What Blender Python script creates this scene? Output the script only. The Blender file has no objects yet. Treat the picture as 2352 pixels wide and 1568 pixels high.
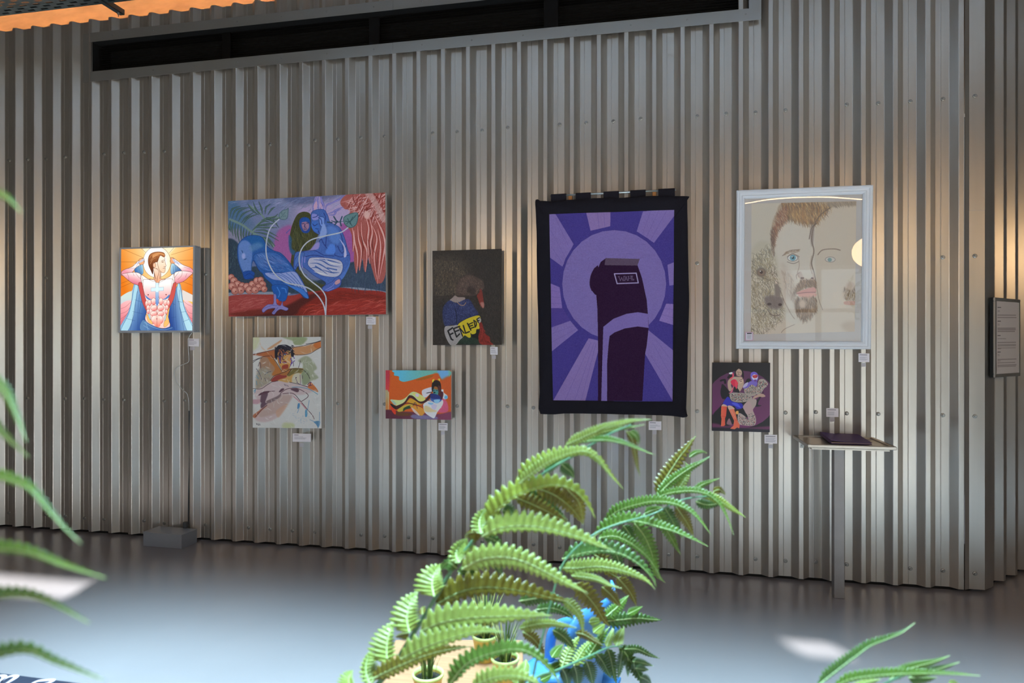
import bpy, bmesh, math, random
import numpy as np
from mathutils import Vector, Matrix
random.seed(7); rng = np.random.default_rng(7)
sc = bpy.context.scene
COL = sc.collection
# ------------------------------------------------------------------ camera
F = 1520.0; CX = 1176.0; HY = 788.0            # focal length in px of the 2352x1568 frame, centre, horizon
TH = math.atan(F / (CX + 6300.0)); ST, CT = math.sin(TH), math.cos(TH)
EYE = 1.6
D = F * EYE / (1214.3 + .0663 * (CX + F * math.tan(TH)) - HY) / CT
cd = bpy.data.cameras.new('camera'); cam = bpy.data.objects.new('camera', cd); COL.objects.link(cam)
cam.location = (0, -D, EYE); cam.rotation_euler = (math.pi / 2, 0, TH)
cd.sensor_width = 36; cd.lens = 36 * F / 2352; cd.shift_y = 4 / 2352
cd.dof.use_dof = True; cd.dof.focus_distance = 4.7; cd.dof.aperture_fstop = 4.6
cd.clip_start = .05
sc.camera = cam
# ------------------------------------------------------------------ world, sun, exposure
sc.view_settings.view_transform = 'Standard'; sc.view_settings.look = 'None'
sc.view_settings.gamma = 1; sc.view_settings.use_curve_mapping = False
sc.view_settings.exposure = 0.0
w = bpy.data.worlds.new('sky'); sc.world = w; w.use_nodes = True
nt = w.node_tree; nt.nodes.clear()
wo = nt.nodes.new('ShaderNodeOutputWorld'); bg = nt.nodes.new('ShaderNodeBackground')
gc = nt.nodes.new('ShaderNodeTexCoord'); gs = nt.nodes.new('ShaderNodeSeparateXYZ'); gr = nt.nodes.new('ShaderNodeValToRGB')
nt.links.new(gc.outputs['Generated'], gs.inputs[0]); nt.links.new(gs.outputs['Z'], gr.inputs[0])
gr.color_ramp.elements[0].color = (.84, .92, 1, 1); gr.color_ramp.elements[1].color = (.42, .66, 1, 1)
nt.links.new(gr.outputs[0], bg.inputs[0]); bg.inputs[1].default_value = 2.3
nt.links.new(bg.outputs[0], wo.inputs[0])
SUN_AZ = Vector((-.30, .954, 0)).normalized(); SUN_EL = math.radians(33)
SUN_DIR = Vector((SUN_AZ.x * math.cos(SUN_EL), SUN_AZ.y * math.cos(SUN_EL), -math.sin(SUN_EL)))
sl = bpy.data.lights.new('sun', 'SUN'); sl.energy = 25; sl.angle = math.radians(.9); sl.color = (.95, 1, 1)
so = bpy.data.objects.new('sun', sl); COL.objects.link(so); so.rotation_euler = SUN_DIR.to_track_quat('-Z', 'Y').to_euler()
so.location = (2, -12, 8)
def area(name, loc, rot, sx, sy, power, color, spread=180):
    l = bpy.data.lights.new(name, 'AREA'); l.shape = 'RECTANGLE'; l.size = sx; l.size_y = sy; l.energy = power; l.color = color
    l.spread = math.radians(spread)
    o = bpy.data.objects.new(name, l); COL.objects.link(o); o.location = loc; o.rotation_euler = rot; return o
area('skylight_daylight', (.3, -2.95, 4.70), (0, 0, 0), 7.6, 3.0, 430, (.50, .79, .97), 31)
area('led_strip_light', (-2.9, .14, 4.25), (math.radians(140), 0, 0), 8.0, .04, 720, (1, .50, .19))
FAC_Y = -7.2                                     # the glazed street front behind the camera
def portal(loc, sx, sy):
    o = area('window_portal', loc, (math.radians(90), 0, 0), sx, sy, 1, (1, 1, 1)); o.data.cycles.is_portal = True
portal((-.3, FAC_Y - .02, 1.65), 9.4, 2.5)

# ------------------------------------------------------------------ helpers
def cam_pt(px, py, z):
    """world point seen at photo pixel (px, py) at distance z along the lens axis"""
    x = (px - CX) / F * z; u = (HY - py) / F * z
    return Vector((x * CT - z * ST, -D + z * CT + x * ST, EYE + u))
def wall_pt(px, py, y=0.0):
    """point of the plane Y = y seen at a photo pixel"""
    k = (px - CX) / F; z = (D + y) / (CT + k * ST)
    return cam_pt(px, py, z)
def floor_pt(px, py, h=0.0):
    return cam_pt(px, py, F * (EYE - h) / (py - HY))
def srgb(c):
    c = np.asarray(c, float) / 255
    return np.where(c <= .04045, c / 12.92, ((c + .055) / 1.055) ** 2.4)
def mat(name, col, rough=.5, metal=0., spec=.5, bump=None, var=None, emit=None, trans=0.):
    """procedural principled material; bump=(scale, strength, stretch xyz), var=(scale, amount, stretch xyz)"""
    m = bpy.data.materials.new(name); m.use_nodes = True; n = m.node_tree.nodes; L = m.node_tree.links
    b = n['Principled BSDF']; c = list(srgb(col)) + [1]
    b.inputs['Base Color'].default_value = c; b.inputs['Roughness'].default_value = rough
    b.inputs['Metallic'].default_value = metal; b.inputs['Specular IOR Level'].default_value = spec
    tc = None
    if bump or var: tc = n.new('ShaderNodeTexCoord')
    def noise(scale, st, detail=4):
        mp = n.new('ShaderNodeMapping'); mp.inputs['Scale'].default_value = st; L.new(tc.outputs['Object'], mp.inputs[0])
        t = n.new('ShaderNodeTexNoise'); t.inputs['Scale'].default_value = scale; t.inputs['Detail'].default_value = detail
        L.new(mp.outputs[0], t.inputs['Vector']); return t
    if var:
        t = noise(var[0], var[2] if len(var) > 2 else (1, 1, 1)); r = n.new('ShaderNodeValToRGB')
        r.color_ramp.elements[0].position = .3; r.color_ramp.elements[1].position = .7
        r.color_ramp.elements[0].color = [x * (1 - var[1]) for x in c[:3]] + [1]
        r.color_ramp.elements[1].color = [min(1, x * (1 + var[1])) for x in c[:3]] + [1]
        L.new(t.outputs['Fac'], r.inputs[0]); L.new(r.outputs[0], b.inputs['Base Color'])
    if bump:
        t = noise(bump[0], bump[2] if len(bump) > 2 else (1, 1, 1)); bp = n.new('ShaderNodeBump')
        bp.inputs['Strength'].default_value = bump[1]; bp.inputs['Distance'].default_value = .01
        L.new(t.outputs['Fac'], bp.inputs['Height']); L.new(bp.outputs[0], b.inputs['Normal'])
    if emit: b.inputs['Emission Color'].default_value = c; b.inputs['Emission Strength'].default_value = emit
    if trans:
        tr = n.new('ShaderNodeBsdfTranslucent'); mx = n.new('ShaderNodeMixShader'); mx.inputs[0].default_value = trans
        src = b.inputs['Base Color'].links[0].from_socket if b.inputs['Base Color'].links else None
        if src: L.new(src, tr.inputs[0])
        else: tr.inputs[0].default_value = c
        L.new(b.outputs[0], mx.inputs[1]); L.new(tr.outputs[0], mx.inputs[2]); L.new(mx.outputs[0], n['Material Output'].inputs[0])
    return m
def glass_mat(name, tint=(1, 1, 1), refl=1.0, rough=0.0, ior=1.5):
    m = bpy.data.materials.new(name); m.use_nodes = True; n = m.node_tree.nodes; L = m.node_tree.links; n.clear()
    o = n.new('ShaderNodeOutputMaterial'); t = n.new('ShaderNodeBsdfTransparent'); g = n.new('ShaderNodeBsdfGlossy')
    g.inputs['Roughness'].default_value = rough; t.inputs[0].default_value = (*tint, 1); f = n.new('ShaderNodeFresnel'); f.inputs[0].default_value = ior
    x = n.new('ShaderNodeMixShader'); mu = n.new('ShaderNodeMath'); mu.operation = 'MULTIPLY'; mu.inputs[1].default_value = refl; ge = n.new('ShaderNodeNewGeometry'); iv = n.new('ShaderNodeMath'); iv.operation = 'SUBTRACT'; iv.inputs[0].default_value = 1; L.new(ge.outputs['Backfacing'], iv.inputs[1]); m2 = n.new('ShaderNodeMath'); m2.operation = 'MULTIPLY'; L.new(iv.outputs[0], m2.inputs[1])
    L.new(f.outputs[0], mu.inputs[0]); L.new(mu.outputs[0], m2.inputs[0]); L.new(m2.outputs[0], x.inputs[0]); L.new(t.outputs[0], x.inputs[1]); L.new(g.outputs[0], x.inputs[2]); L.new(x.outputs[0], o.inputs[0])
    return m
def empty(name, loc=(0, 0, 0), label=None, cat=None, group=None, rz=0):
    o = bpy.data.objects.new(name, None); COL.objects.link(o); o.location = loc; o.rotation_euler = (0, 0, rz)
    o.empty_display_size = .05
    if label: o['label'] = label; o['category'] = cat
    if group: o['group'] = group
    return o
def tag(o, label, cat, group=None):
    o['label'] = label; o['category'] = cat
    if group: o['group'] = group
    return o
def link(name, me, parent=None, mtx=None, label=None):
    """world-space mesh kept in place under its parent"""
    o = bpy.data.objects.new(name, me); COL.objects.link(o)
    if parent is not None:
        o.parent = parent
    if mtx is not None: o.matrix_basis = mtx
    if label: o['label'] = label
    return o
def wm(parent):
    """world matrix of an unparented / nested empty without needing a depsgraph update"""
    M = Matrix.LocRotScale(parent.location, parent.rotation_euler, parent.scale)
    return wm(parent.parent) @ M if parent.parent else M
def rebase(me, parent=None, origin=None):
    """shift world coordinates so that the object's origin lies on the object; returns the basis matrix"""
    if parent is not None:
        me.transform(wm(parent).inverted())
    n = len(me.vertices); co = np.empty(n * 3); me.vertices.foreach_get('co', co); co = co.reshape(-1, 3)
    c = (co.min(0) + co.max(0)) / 2; c[2] = co[:, 2].min(); me.transform(Matrix.Translation(-Vector(c)))
    return Matrix.Translation(Vector(c))
class MB:
    def __init__(s): s.v = []; s.f = []; s.uv = {}
    def add(s, vs, fs):
        o = len(s.v); s.v += [tuple(v) for v in vs]; s.f += [tuple(i + o for i in f) for f in fs]; return o
    def box(s, a, b, M=None):
        (x0, y0, z0), (x1, y1, z1) = a, b
        vs = [Vector(p) for p in ((x0, y0, z0), (x1, y0, z0), (x1, y1, z0), (x0, y1, z0), (x0, y0, z1), (x1, y0, z1), (x1, y1, z1), (x0, y1, z1))]
        if M: vs = [M @ v for v in vs]
        s.add(vs, [(0, 3, 2, 1), (4, 5, 6, 7), (0, 1, 5, 4), (1, 2, 6, 5), (2, 3, 7, 6), (3, 0, 4, 7)]); return s
    def hexa(s, front, back):
        """eight-corner solid from two quads (TL, TR, BR, BL)"""
        s.add(list(front) + list(back), [(3, 2, 1, 0), (4, 5, 6, 7), (0, 1, 5, 4), (1, 2, 6, 5), (2, 3, 7, 6), (3, 0, 4, 7)]); return s
    def tube(s, pts, r, n=10, cap=True):
        pts = [Vector(p) for p in pts]; rs = r if hasattr(r, '__len__') else [r] * len(pts); rings = []
        t0 = (pts[1] - pts[0]).normalized(); up = Vector((0, 0, 1)) if abs(t0.z) < .9 else Vector((1, 0, 0)); a = t0.cross(up).normalized()
        for i, p in enumerate(pts):
            t = (pts[min(i + 1, len(pts) - 1)] - pts[max(i - 1, 0)]).normalized(); a = (a - t * a.dot(t)).normalized(); b = t.cross(a)
            rings.append([p + (a * math.cos(2 * math.pi * k / n) + b * math.sin(2 * math.pi * k / n)) * rs[i] for k in range(n)])
        fs = [(i * n + k, i * n + (k + 1) % n, (i + 1) * n + (k + 1) % n, (i + 1) * n + k) for i in range(len(pts) - 1) for k in range(n)]
        if cap: fs += [tuple(range(n))[::-1], tuple((len(pts) - 1) * n + k for k in range(n))]
        s.add([v for r_ in rings for v in r_], fs); return s
    def lathe(s, prof, c=(0, 0, 0), n=24, cap=True):
        c = Vector(c); vs = [c + Vector((r * math.cos(2 * math.pi * k / n), r * math.sin(2 * math.pi * k / n), z)) for r, z in prof for k in range(n)]
        fs = [(i * n + k, i * n + (k + 1) % n, (i + 1) * n + (k + 1) % n, (i + 1) * n + k) for i in range(len(prof) - 1) for k in range(n)]
        if cap: fs += [tuple(range(n))[::-1], tuple((len(prof) - 1) * n + k for k in range(n))]
        s.add(vs, fs); return s
    def mesh(s, name, m, smooth=False):
        me = bpy.data.meshes.new(name); me.from_pydata([tuple(v) for v in s.v], [], s.f); me.materials.append(m)
        if smooth: me.polygons.foreach_set('use_smooth', [True] * len(me.polygons))
        me.update(); return me
    def build(s, name, m, parent=None, smooth=False, label=None, bevel=0, auto=True):
        me = s.mesh(name, m, smooth); M = rebase(me, parent); o = link(name, me, parent, M, label)
        if bevel:
            b = o.modifiers.new('bevel', 'BEVEL'); b.width = bevel; b.segments = 2; b.limit_method = 'ANGLE'; b.angle_limit = math.radians(40)
        return o
def struct(o): o['kind'] = 'structure'; return o
# ------------------------------------------------------------------ materials of the setting
M_metal = mat('silver_coated_sheet', (196, 189, 180), rough=.29, metal=.78, bump=(60, .012, (8, 8, .15)), var=(3, .05, (6, 6, .4)))
M_flash = mat('silver_flashing', (168, 166, 162), rough=.34, metal=.7, bump=(30, .02, (.3, 1, 1)))
M_screw = mat('zinc_screw', (156, 156, 153), rough=.38, metal=.8)
M_black = mat('black_void', (10, 10, 11), rough=.8)
M_louv = mat('black_louvre_metal', (22, 22, 24), rough=.38, metal=.5)
M_floor = mat('grey_resin_floor', (136, 130, 131), rough=.26, bump=(2.2, .05), var=(1.1, .05))
M_ceil = mat('dark_ceiling', (52, 52, 54), rough=.8)
M_plaster = mat('grey_plaster', (120, 116, 112), rough=.8, var=(2, .08))
M_soffit = mat('veined_concrete', (190, 170, 150), rough=.5, var=(5, .16, (1, 3, 3)))
M_white = mat('white_powder_coat', (215, 216, 218), rough=.4)
# ------------------------------------------------------------------ corrugated wall
PITCH, CREST, FLK, DEP = .1925, .0305, .040, .040
X0 = wall_pt(784 + 1390 / 3, 600).x                # a crest starts here
H_TOP = wall_pt(200, 45).z
vb_open = wall_pt(208, 165).z; vb_fl = wall_pt(208, 187.5).z; vt_open = wall_pt(208, 97).z; vt_fl = wall_pt(208, 76).z
XV0 = wall_pt(208, 400).x; XV1 = wall_pt(1748, 400).x; XO1 = wall_pt(1720, 400).x
def profile(k0, k1, shift=0.0):
    """plan points (x, depth behind crest) with small folded chamfers, crest k0 to crest k1 inclusive"""
    c = .0022; P = []
    for k in range(k0, k1 + 1):
        x = X0 + k * PITCH
        P += [(x - c * .7, c), (x + c, 0), (x + CREST - c, 0), (x + CREST + c * .7, c)]
        if k < k1:
            v0 = x + CREST + FLK; v1 = x + PITCH - FLK
            P += [(v0 - c * .7, DEP - c), (v0 + c, DEP), ((v0 + v1) / 2 - .012, DEP), ((v0 + v1) / 2 - .009, DEP - .0012), ((v0 + v1) / 2 - .006, DEP), (v1 - c, DEP), (v1 + c * .7, DEP - c)]
    return [(x, d - shift) for x, d in P]
def sheet(k0, k1, z0, z1, shift, T=None, steps=6):
    P = profile(k0, k1, shift); m = MB(); n = len(P); zs = [z0 + (z1 - z0) * i / steps for i in range(steps + 1)]
    th = .0012
    for z in zs:
        for x, d in P: m.v.append((x, d, z))
    for z in (z0, z1):
        for x, d in P: m.v.append((x, d + th, z))
    for i in range(steps):
        for j in range(n - 1): a = i * n + j; m.f.append((a, a + 1, a + n + 1, a + n))
    b = (steps + 1) * n
    for j in range(n - 1):
        m.f.append((j, b + j, b + j + 1, j + 1)); t = steps * n; m.f.append((t + j, t + j + 1, b + n + j + 1, b + n + j)); m.f.append((b + j, b + n + j, b + n + j + 1, b + j + 1))
    if T: m.v = [tuple(T @ Vector(v)) for v in m.v]
    return m
GAP = .022
wall = struct(empty('wall_back', (X0, 0, 0)))
XL = X0 - 31 * PITCH
kv0 = int(math.floor((XV0 - X0) / PITCH)); kv1 = int(math.floor((XV1 - X0) / PITCH)); print('KV', X0 + kv1 * PITCH, XO1, XV1, 'HTOP', H_TOP)
KEND = 14
ks = list(range(-31, KEND, 5)); 
for i, k in enumerate(ks):
    k1 = min(k + 5, KEND)
    segs = []; es = 0
    if k1 <= kv0 or k >= kv1: segs = [(k, k1, GAP, H_TOP)]
    else:
        a, b = k, k1
        if a < kv0: segs.append((a, kv0, GAP, H_TOP)); a = kv0
        if b > kv1: segs.append((kv1, b, GAP, H_TOP)); b = kv1
        segs.append((a, b, GAP, vb_fl + .03)); segs.append((a, b, vt_fl - .03, H_TOP))
    for j_, (a, b, z0, z1) in enumerate(segs):
        sheet(a, b, z0, z1, .0016 * (i % 2) + .0005 * (z1 < H_TOP - .1 or z0 > 1)).build('corrugated_sheet', M_metal, wall)
# flat corner flashing and the second, receding run of sheets
def cw(x, z, h=0): return Vector((x * CT - z * ST, -D + z * CT + x * ST, h))
W2A = cw(3.105, 4.285); w2d = (cw(3.105 + .155, 4.285 + .104) - W2A).normalized(); w2n = Vector((w2d.y, -w2d.x, 0))
xe = X0 + KEND * PITCH + CREST
Lw = xe + .004; fl0 = wall_pt(2226, 900, DEP * .55); fl0.z = 0; fl1 = wall_pt(2262, 900, DEP * .55)
P = [Vector((Lw, .0, 0)), fl0, Vector((fl1.x, fl1.y, 0)), W2A - w2n * .0 - w2d * .004 + w2n * .002]
m = MB()
for z in (GAP, 2.45, 2.452, H_TOP):
    for p in P: m.v.append((p.x, p.y - (.0015 if z > 2.451 else 0), z))
for i in range(3):
    for j in range(3): a = i * 4 + j; m.f.append((a, a + 1, a + 5, a + 4))
m.build('corner_flashing', M_metal, wall)
# local frame of wall 2: x along w2d, y into the wall
T2 = Matrix(((w2d.x, -w2n.x, 0, W2A.x), (w2d.y, -w2n.y, 0, W2A.y), (0, 0, 1, 0), (0, 0, 0, 1)))
wall2 = struct(empty('wall_right', W2A))
S2 = Matrix.Translation((-X0, 0, 0))
for i, (a, b) in enumerate(((0, 5), (5, 10), (10, 16))):
    sheet(a, b, GAP, H_TOP, .0016 * (i % 2), T2 @ S2).build('corrugated_sheet', M_metal, wall2)
# added black strips stand in for the shadow gap under the raised sheet feet
struct(MB().box((XL, .055, 0), (Lw + .05, .075, .3)).build('shadow_gap_back', M_black))
struct(MB().box((0, .055, 0), (3.2, .075, .3), T2).build('shadow_gap_right', M_black))
q_ = [Vector((Lw + .04, .055, .3)), W2A - w2n * .055 + Vector((0, 0, .3)), W2A - w2n * .075 + Vector((0, 0, .3)), Vector((Lw + .04, .09, .3))]
struct(MB().hexa(q_, [Vector((p.x, p.y, 0)) for p in q_]).build('shadow_gap_corner', M_black))  # added to block light leaking under the corner
# screws: rows of washered bolts in the valleys
scm = MB()
scm.lathe([(.0001, -.0135), (.0075, -.0135), (.0075, -.0075), (.0125, -.006), (.0135, -.002), (.0135, 0)], n=12, cap=True)
scme = scm.mesh('screw', M_screw); scme.transform(Matrix.Rotation(math.radians(-90), 4, 'X') @ Matrix.Scale(1, 4)); 
def screw_at(x, y, z, parent, n=None):
    o = bpy.data.objects.new('screw', scme); COL.objects.link(o); o.parent = parent
    o.matrix_basis = wm(parent).inverted() @ Matrix.Translation((x, y, z)) @ Matrix.Rotation(random.random() * 3, 4, 'Y')
rows = [(.125, None), (wall_pt(1200, 936).z, None), (wall_pt(1165, 612).z, 'sparse'), (wall_pt(1165, 290).z, None)]
miss = {0: 3, 1: 4, 2: 2, 3: 3}
for r, (h, kind) in enumerate(rows):
    for k in range(-25, KEND):
        xm = X0 + k * PITCH + CREST + FLK + (PITCH - CREST - 2 * FLK) * .55
        if kind == 'sparse' and (k % 4) not in (1,): continue
        if kind is None and (k * 7 + r * 3) % 5 == 2: continue
        screw_at(xm, DEP - .0008, h + rng.uniform(-.006, .006), wall)
for h in (.125, wall_pt(1200, 936).z, wall_pt(1165, 612).z, wall_pt(1165, 290).z):
    screw_at(wall_pt(2239, 900, DEP * .55).x, DEP * .55 - .001 + (W2A.y - DEP * .55) * 0, h, wall)
# ------------------------------------------------------------------ ventilation grille high in the wall
vent = tag(empty('ventilation_grille', ((XV0 + XV1) / 2, 0, vb_open)), 'long black louvred ventilation strip in a flat metal surround above the pictures', 'ventilation grille')
fy = -.004
m = MB(); xfl = min(wall_pt(190, 400).x, X0 + kv0 * PITCH + .002)
for (a, b) in ((XV0 - .0, (XV0 + XV1) / 2 - .9), ((XV0 + XV1) / 2 - .9, XV1)):
    pass
xj = wall_pt(903, 400).x
MB().box((XV0 - .0, fy, vb_fl), (xj, fy + .003, vb_open)).build('surround_strip', M_flash, vent)
MB().box((xj + .002, fy - .0015, vb_fl), (XV1, fy + .0015, vb_open)).build('surround_strip', M_flash, vent)
MB().box((XV0 - .0, fy, vt_open), (xj, fy + .003, vt_fl)).build('surround_strip', M_flash, vent)
MB().box((xj + .002, fy - .0015, vt_open), (XV1, fy + .0015, vt_fl)).build('surround_strip', M_flash, vent)
MB().box((XO1, fy - .003, vb_fl), (XV1, fy - .001, vt_fl)).build('surround_strip', M_flash, vent)
MB().box((xfl, fy + .008, vb_fl), (XV0 + .012, fy + .011, vt_fl)).build('surround_strip', M_flash, vent)
# box behind the opening
m = MB(); dp = .20
m.box((XV0 + .01, dp, vb_open - .03), (XO1, dp + .01, vt_open + .03)); m.box((XV0 + .01, .0, vb_open - .006), (XO1, dp, vb_open)); m.box((XV0 + .01, .0, vt_open), (XO1, dp, vt_open + .006))
m.box((XV0 + .006, .0, vb_open), (XV0 + .012, dp, vt_open)); m.box((XO1, 0, vb_open), (XO1 + .006, dp, vt_open))
m.build('housing', M_black, vent)
mull = [(510, 529), (847, 872), (1249, 1282)]
ym = .07
for a, b in mull:
    MB().box((wall_pt(a, 100, ym).x, ym, vb_open + .001), (wall_pt(b, 100, ym).x, ym + .03, vt_open - .001)).build('mullion', M_louv, vent, bevel=.002)
xs = [XV0 + .02] + [wall_pt(p, 100, ym).x for q in mull for p in q] + [XO1 - .004]
bays = [(xs[i], xs[i + 1]) for i in range(0, len(xs), 2)]
for a, b in bays:
    NS = 13; lm = None
    for i in range(NS):
        zc = vb_open + .012 + (vt_open - vb_open - .02) * i / (NS - 1)
        q = MB(); q.add([(a + .004, ym - .004, zc - .006), (b - .004, ym - .004, zc - .006), (b - .004, ym + .022, zc + .008), (a + .004, ym + .022, zc + .008), (a + .004, ym - .004, zc - .0042), (b - .004, ym - .004, zc - .0042), (b - .004, ym + .022, zc + .0098), (a + .004, ym + .022, zc + .0098)],
                        [(0, 3, 2, 1), (4, 5, 6, 7), (0, 1, 5, 4), (1, 2, 6, 5), (2, 3, 7, 6), (3, 0, 4, 7)])
        q.build('louvre_slat', M_louv, vent)
for zz, r0 in (((vb_open + vb_fl) / 2 + .004, 0), ((vt_open + vt_fl) / 2, 1)):
    x = XV0 + .22
    while x < XV1:
        o = bpy.data.objects.new('rivet', scme); COL.objects.link(o); o.parent = vent; o.matrix_basis = wm(vent).inverted() @ Matrix.Translation((x, fy - .002, zz)) @ Matrix.Scale(.42, 4); x += PITCH * 2
# ------------------------------------------------------------------ floor, ceiling, rest of the room
XR = 8.6; XLL = -9.6; H_C = 4.75
struct(MB().box((XLL, FAC_Y, -.05), (XR, 3.2, 0)).build('floor', M_floor))
m = MB(); a0, a1, b0, b1 = -3.5, 4.1, -4.45, -1.45          # hole of the frosted skylight
for (x0, y0, x1, y1) in ((XLL, FAC_Y, XR, b0), (XLL, b1, XR, 3.2), (XLL, b0, a0, b1), (a1, b0, XR, b1)): m.box((x0, y0, H_C), (x1, y1, H_C + .06))
struct(m.build('ceiling', M_ceil))
M_frost = mat('frosted_skylight_panel', (205, 228, 255), rough=.6)
sk = struct(MB().box((a0, b0, H_C + .01), (a1, b1, H_C + .03)).build('window_1', M_frost))
# upper wall set back behind the top of the sheets, washed by the led strip
struct(MB().box((XLL, .42, 3.2), (2.35, .5, H_C)).build('wall_upper', M_soffit))
struct(MB().box((XLL, .09, H_TOP - .10), (2.1, .42, H_TOP - .06)).build('trim_1', M_black))
led = tag(empty('led_strip', (-2.6, .14, H_TOP - .06)), 'orange glowing light strip hidden behind the top edge of the metal wall', 'light strip')
M_led = mat('led_emitter', (255, 120, 40), emit=10)
MB().box((-6.8, .13, H_TOP - .054), (1.0, .15, H_TOP - .048)).build('emitter', M_led, led)
MB().box((-6.8, .12, H_TOP - .0598), (1.0, .16, H_TOP - .054)).build('channel', M_flash, led)
M_dkp = mat('charcoal_plaster', (38, 36, 36), rough=.85, var=(2, .1))
struct(MB().box((XLL - .1, FAC_Y, 0), (XLL, 3.2, H_C)).build('wall_left', M_dkp))
struct(MB().box((XR, FAC_Y, 0), (XR + .1, 3.2, H_C)).build('wall_far_right', M_plaster))
struct(MB().box((3.2, 3.2, 0), (XR, 3.3, H_C)).build('wall_recess', M_plaster))
# street front: masonry with a wide glazed opening and added slots shaped for the floor sun patches
WX0, WX1, WZ0, WZ1 = -5.0, 4.4, .4, 2.9
def back(px, py):
    p = floor_pt(px, py); t = (FAC_Y - p.y) / SUN_DIR.y; q = p + SUN_DIR * t; return q.x, q.z
c1x0, c1z0 = back(232, 1329); c1 = [back(*q) for q in ((232, 1328), (0, 1304), (0, 1362))]
c2 = [back(*q) for q in ((1808, 1465), (1850, 1457), (1990, 1467), (1858, 1528))]
s1 = (min(q[0] for q in c1) - .9, c1[0][0], min(q[1] for q in c1), max(q[1] for q in c1))
s2 = (min(q[0] for q in c2), max(q[0] for q in c2), min(q[1] for q in c2) + .03, max(q[1] for q in c2))
def backw(x, y): t = (FAC_Y - y) / SUN_DIR.y; return x + SUN_DIR.x * t, SUN_DIR.z * t
q3 = [backw(-5.5, -2.15), backw(-4.35, -1.45)]; s3 = (q3[0][0], q3[1][0], min(q3[0][1], q3[1][1]), max(q3[0][1], q3[1][1])); s3 = (min(s3[:2]), max(s3[:2]), max(s3[2], WZ1 + .05), s3[3]); print('S', s1, s2, s3)  # extra slot added so sun hits the floor left of view
s2 = (s2[0] + .02, s2[0] + (s2[1] - s2[0]) * .62, s2[2] + .06, s2[3])
fm = MB()
xsx = sorted({XLL, WX0, WX1, XR, s1[0], s1[1], s2[0], s2[1], s3[0], s3[1]}); zsx = sorted({0, WZ0, WZ1, H_C, s1[2], s1[3], s2[2], s2[3], s3[2], s3[3]})
for i in range(len(xsx) - 1):
    for j in range(len(zsx) - 1):
        xm, zm = (xsx[i] + xsx[i + 1]) / 2, (zsx[j] + zsx[j + 1]) / 2
        if any(a < xm < b and c < zm < d for a, b, c, d in ((WX0, WX1, WZ0, WZ1), s1, s2, s3)): continue
        fm.box((xsx[i], FAC_Y - .12, zsx[j]), (xsx[i + 1], FAC_Y, zsx[j + 1]))
struct(fm.build('wall_front', M_plaster))
M_pane = glass_mat('window_pane', (.96, .98, .97), .8)
win = struct(empty('window_2', ((WX0 + WX1) / 2, FAC_Y, WZ0)))
nb = 6
for i in range(nb + 1):
    x = WX0 + (WX1 - WX0) * i / nb
    MB().box((x - .04, FAC_Y - .1, WZ0), (x + .04, FAC_Y - .02, WZ1)).build('mullion', M_white, win, bevel=.004)
    if i < nb:
        x1 = WX0 + (WX1 - WX0) * (i + 1) / nb
        for z in (WZ0 + .03, 2.15, WZ1 - .03): MB().box((x + .04, FAC_Y - .09, z - .03), (x1 - .04, FAC_Y - .03, z + .03)).build('transom', M_white, win)
        for (za, zb) in ((WZ0 + .06, 2.12), (2.18, WZ1 - .06)): MB().box((x + .04, FAC_Y - .063, za), (x1 - .04, FAC_Y - .057, zb)).build('pane', M_pane, win)
# the street outside: pavement, terracotta building, trees
struct(MB().box((-16, -22, -.12), (16, FAC_Y - .13, -.06)).build('ground', mat('pavement', (150, 148, 145), rough=.8, var=(.6, .1))))
bl = tag(empty('building', (1, -19, -.06)), 'terracotta building across the street, mirrored in the picture glass', 'building')
M_br = mat('terracotta_wall', (190, 120, 92), rough=.85, bump=(40, .3), var=(3, .15)); M_dk = mat('dark_window', (60, 70, 80), rough=.15)
MB().box((-9, -21, -.06), (4.6, -19, 4.6)).build('wall', M_br, bl)
for i in range(-4, 2):
    f = MB().box((-.9 + i * 2, -19.03, 1.0), (.1 + i * 2, -18.98, 2.4)).build('window', M_white, bl)
    MB().box((-.84 + i * 2, -18.985, 1.06), (.04 + i * 2, -18.975, 2.34)).build('pane', M_dk, f)
M_fol = mat('tree_foliage', (88, 130, 60), rough=.7, trans=.3, var=(4, .4)); M_bark = mat('bark', (90, 75, 60), rough=.9, bump=(20, .5))
for tx, ty, r, lb in ((-3.6, -14, 1.7, 'left broadleaf tree outside the street windows'), (6.4, -13, 1.5, 'right broadleaf tree outside the street windows')):
    t = tag(empty('tree', (tx, ty, -.06)), lb, 'tree')
    MB().tube([(tx, ty, -.06), (tx + .05, ty, 1.2), (tx - .05, ty, 2.3)], [.14, .11, .08]).build('trunk', M_bark, t, smooth=True)
    q = MB()
    for i in range(1500):
        d = Vector(rng.normal(size=3)).normalized() * r * rng.uniform(.45, 1); c = Vector((tx, ty, 3.0)) + d
        a = Vector(rng.normal(size=3)).normalized() * .13; b = Vector(rng.normal(size=3)).normalized() * .07
        q.add([c - a, c + b, c + a, c - b], [(0, 1, 2, 3)])
    o = q.build('foliage', M_fol, t); o['kind'] = 'stuff'
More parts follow.
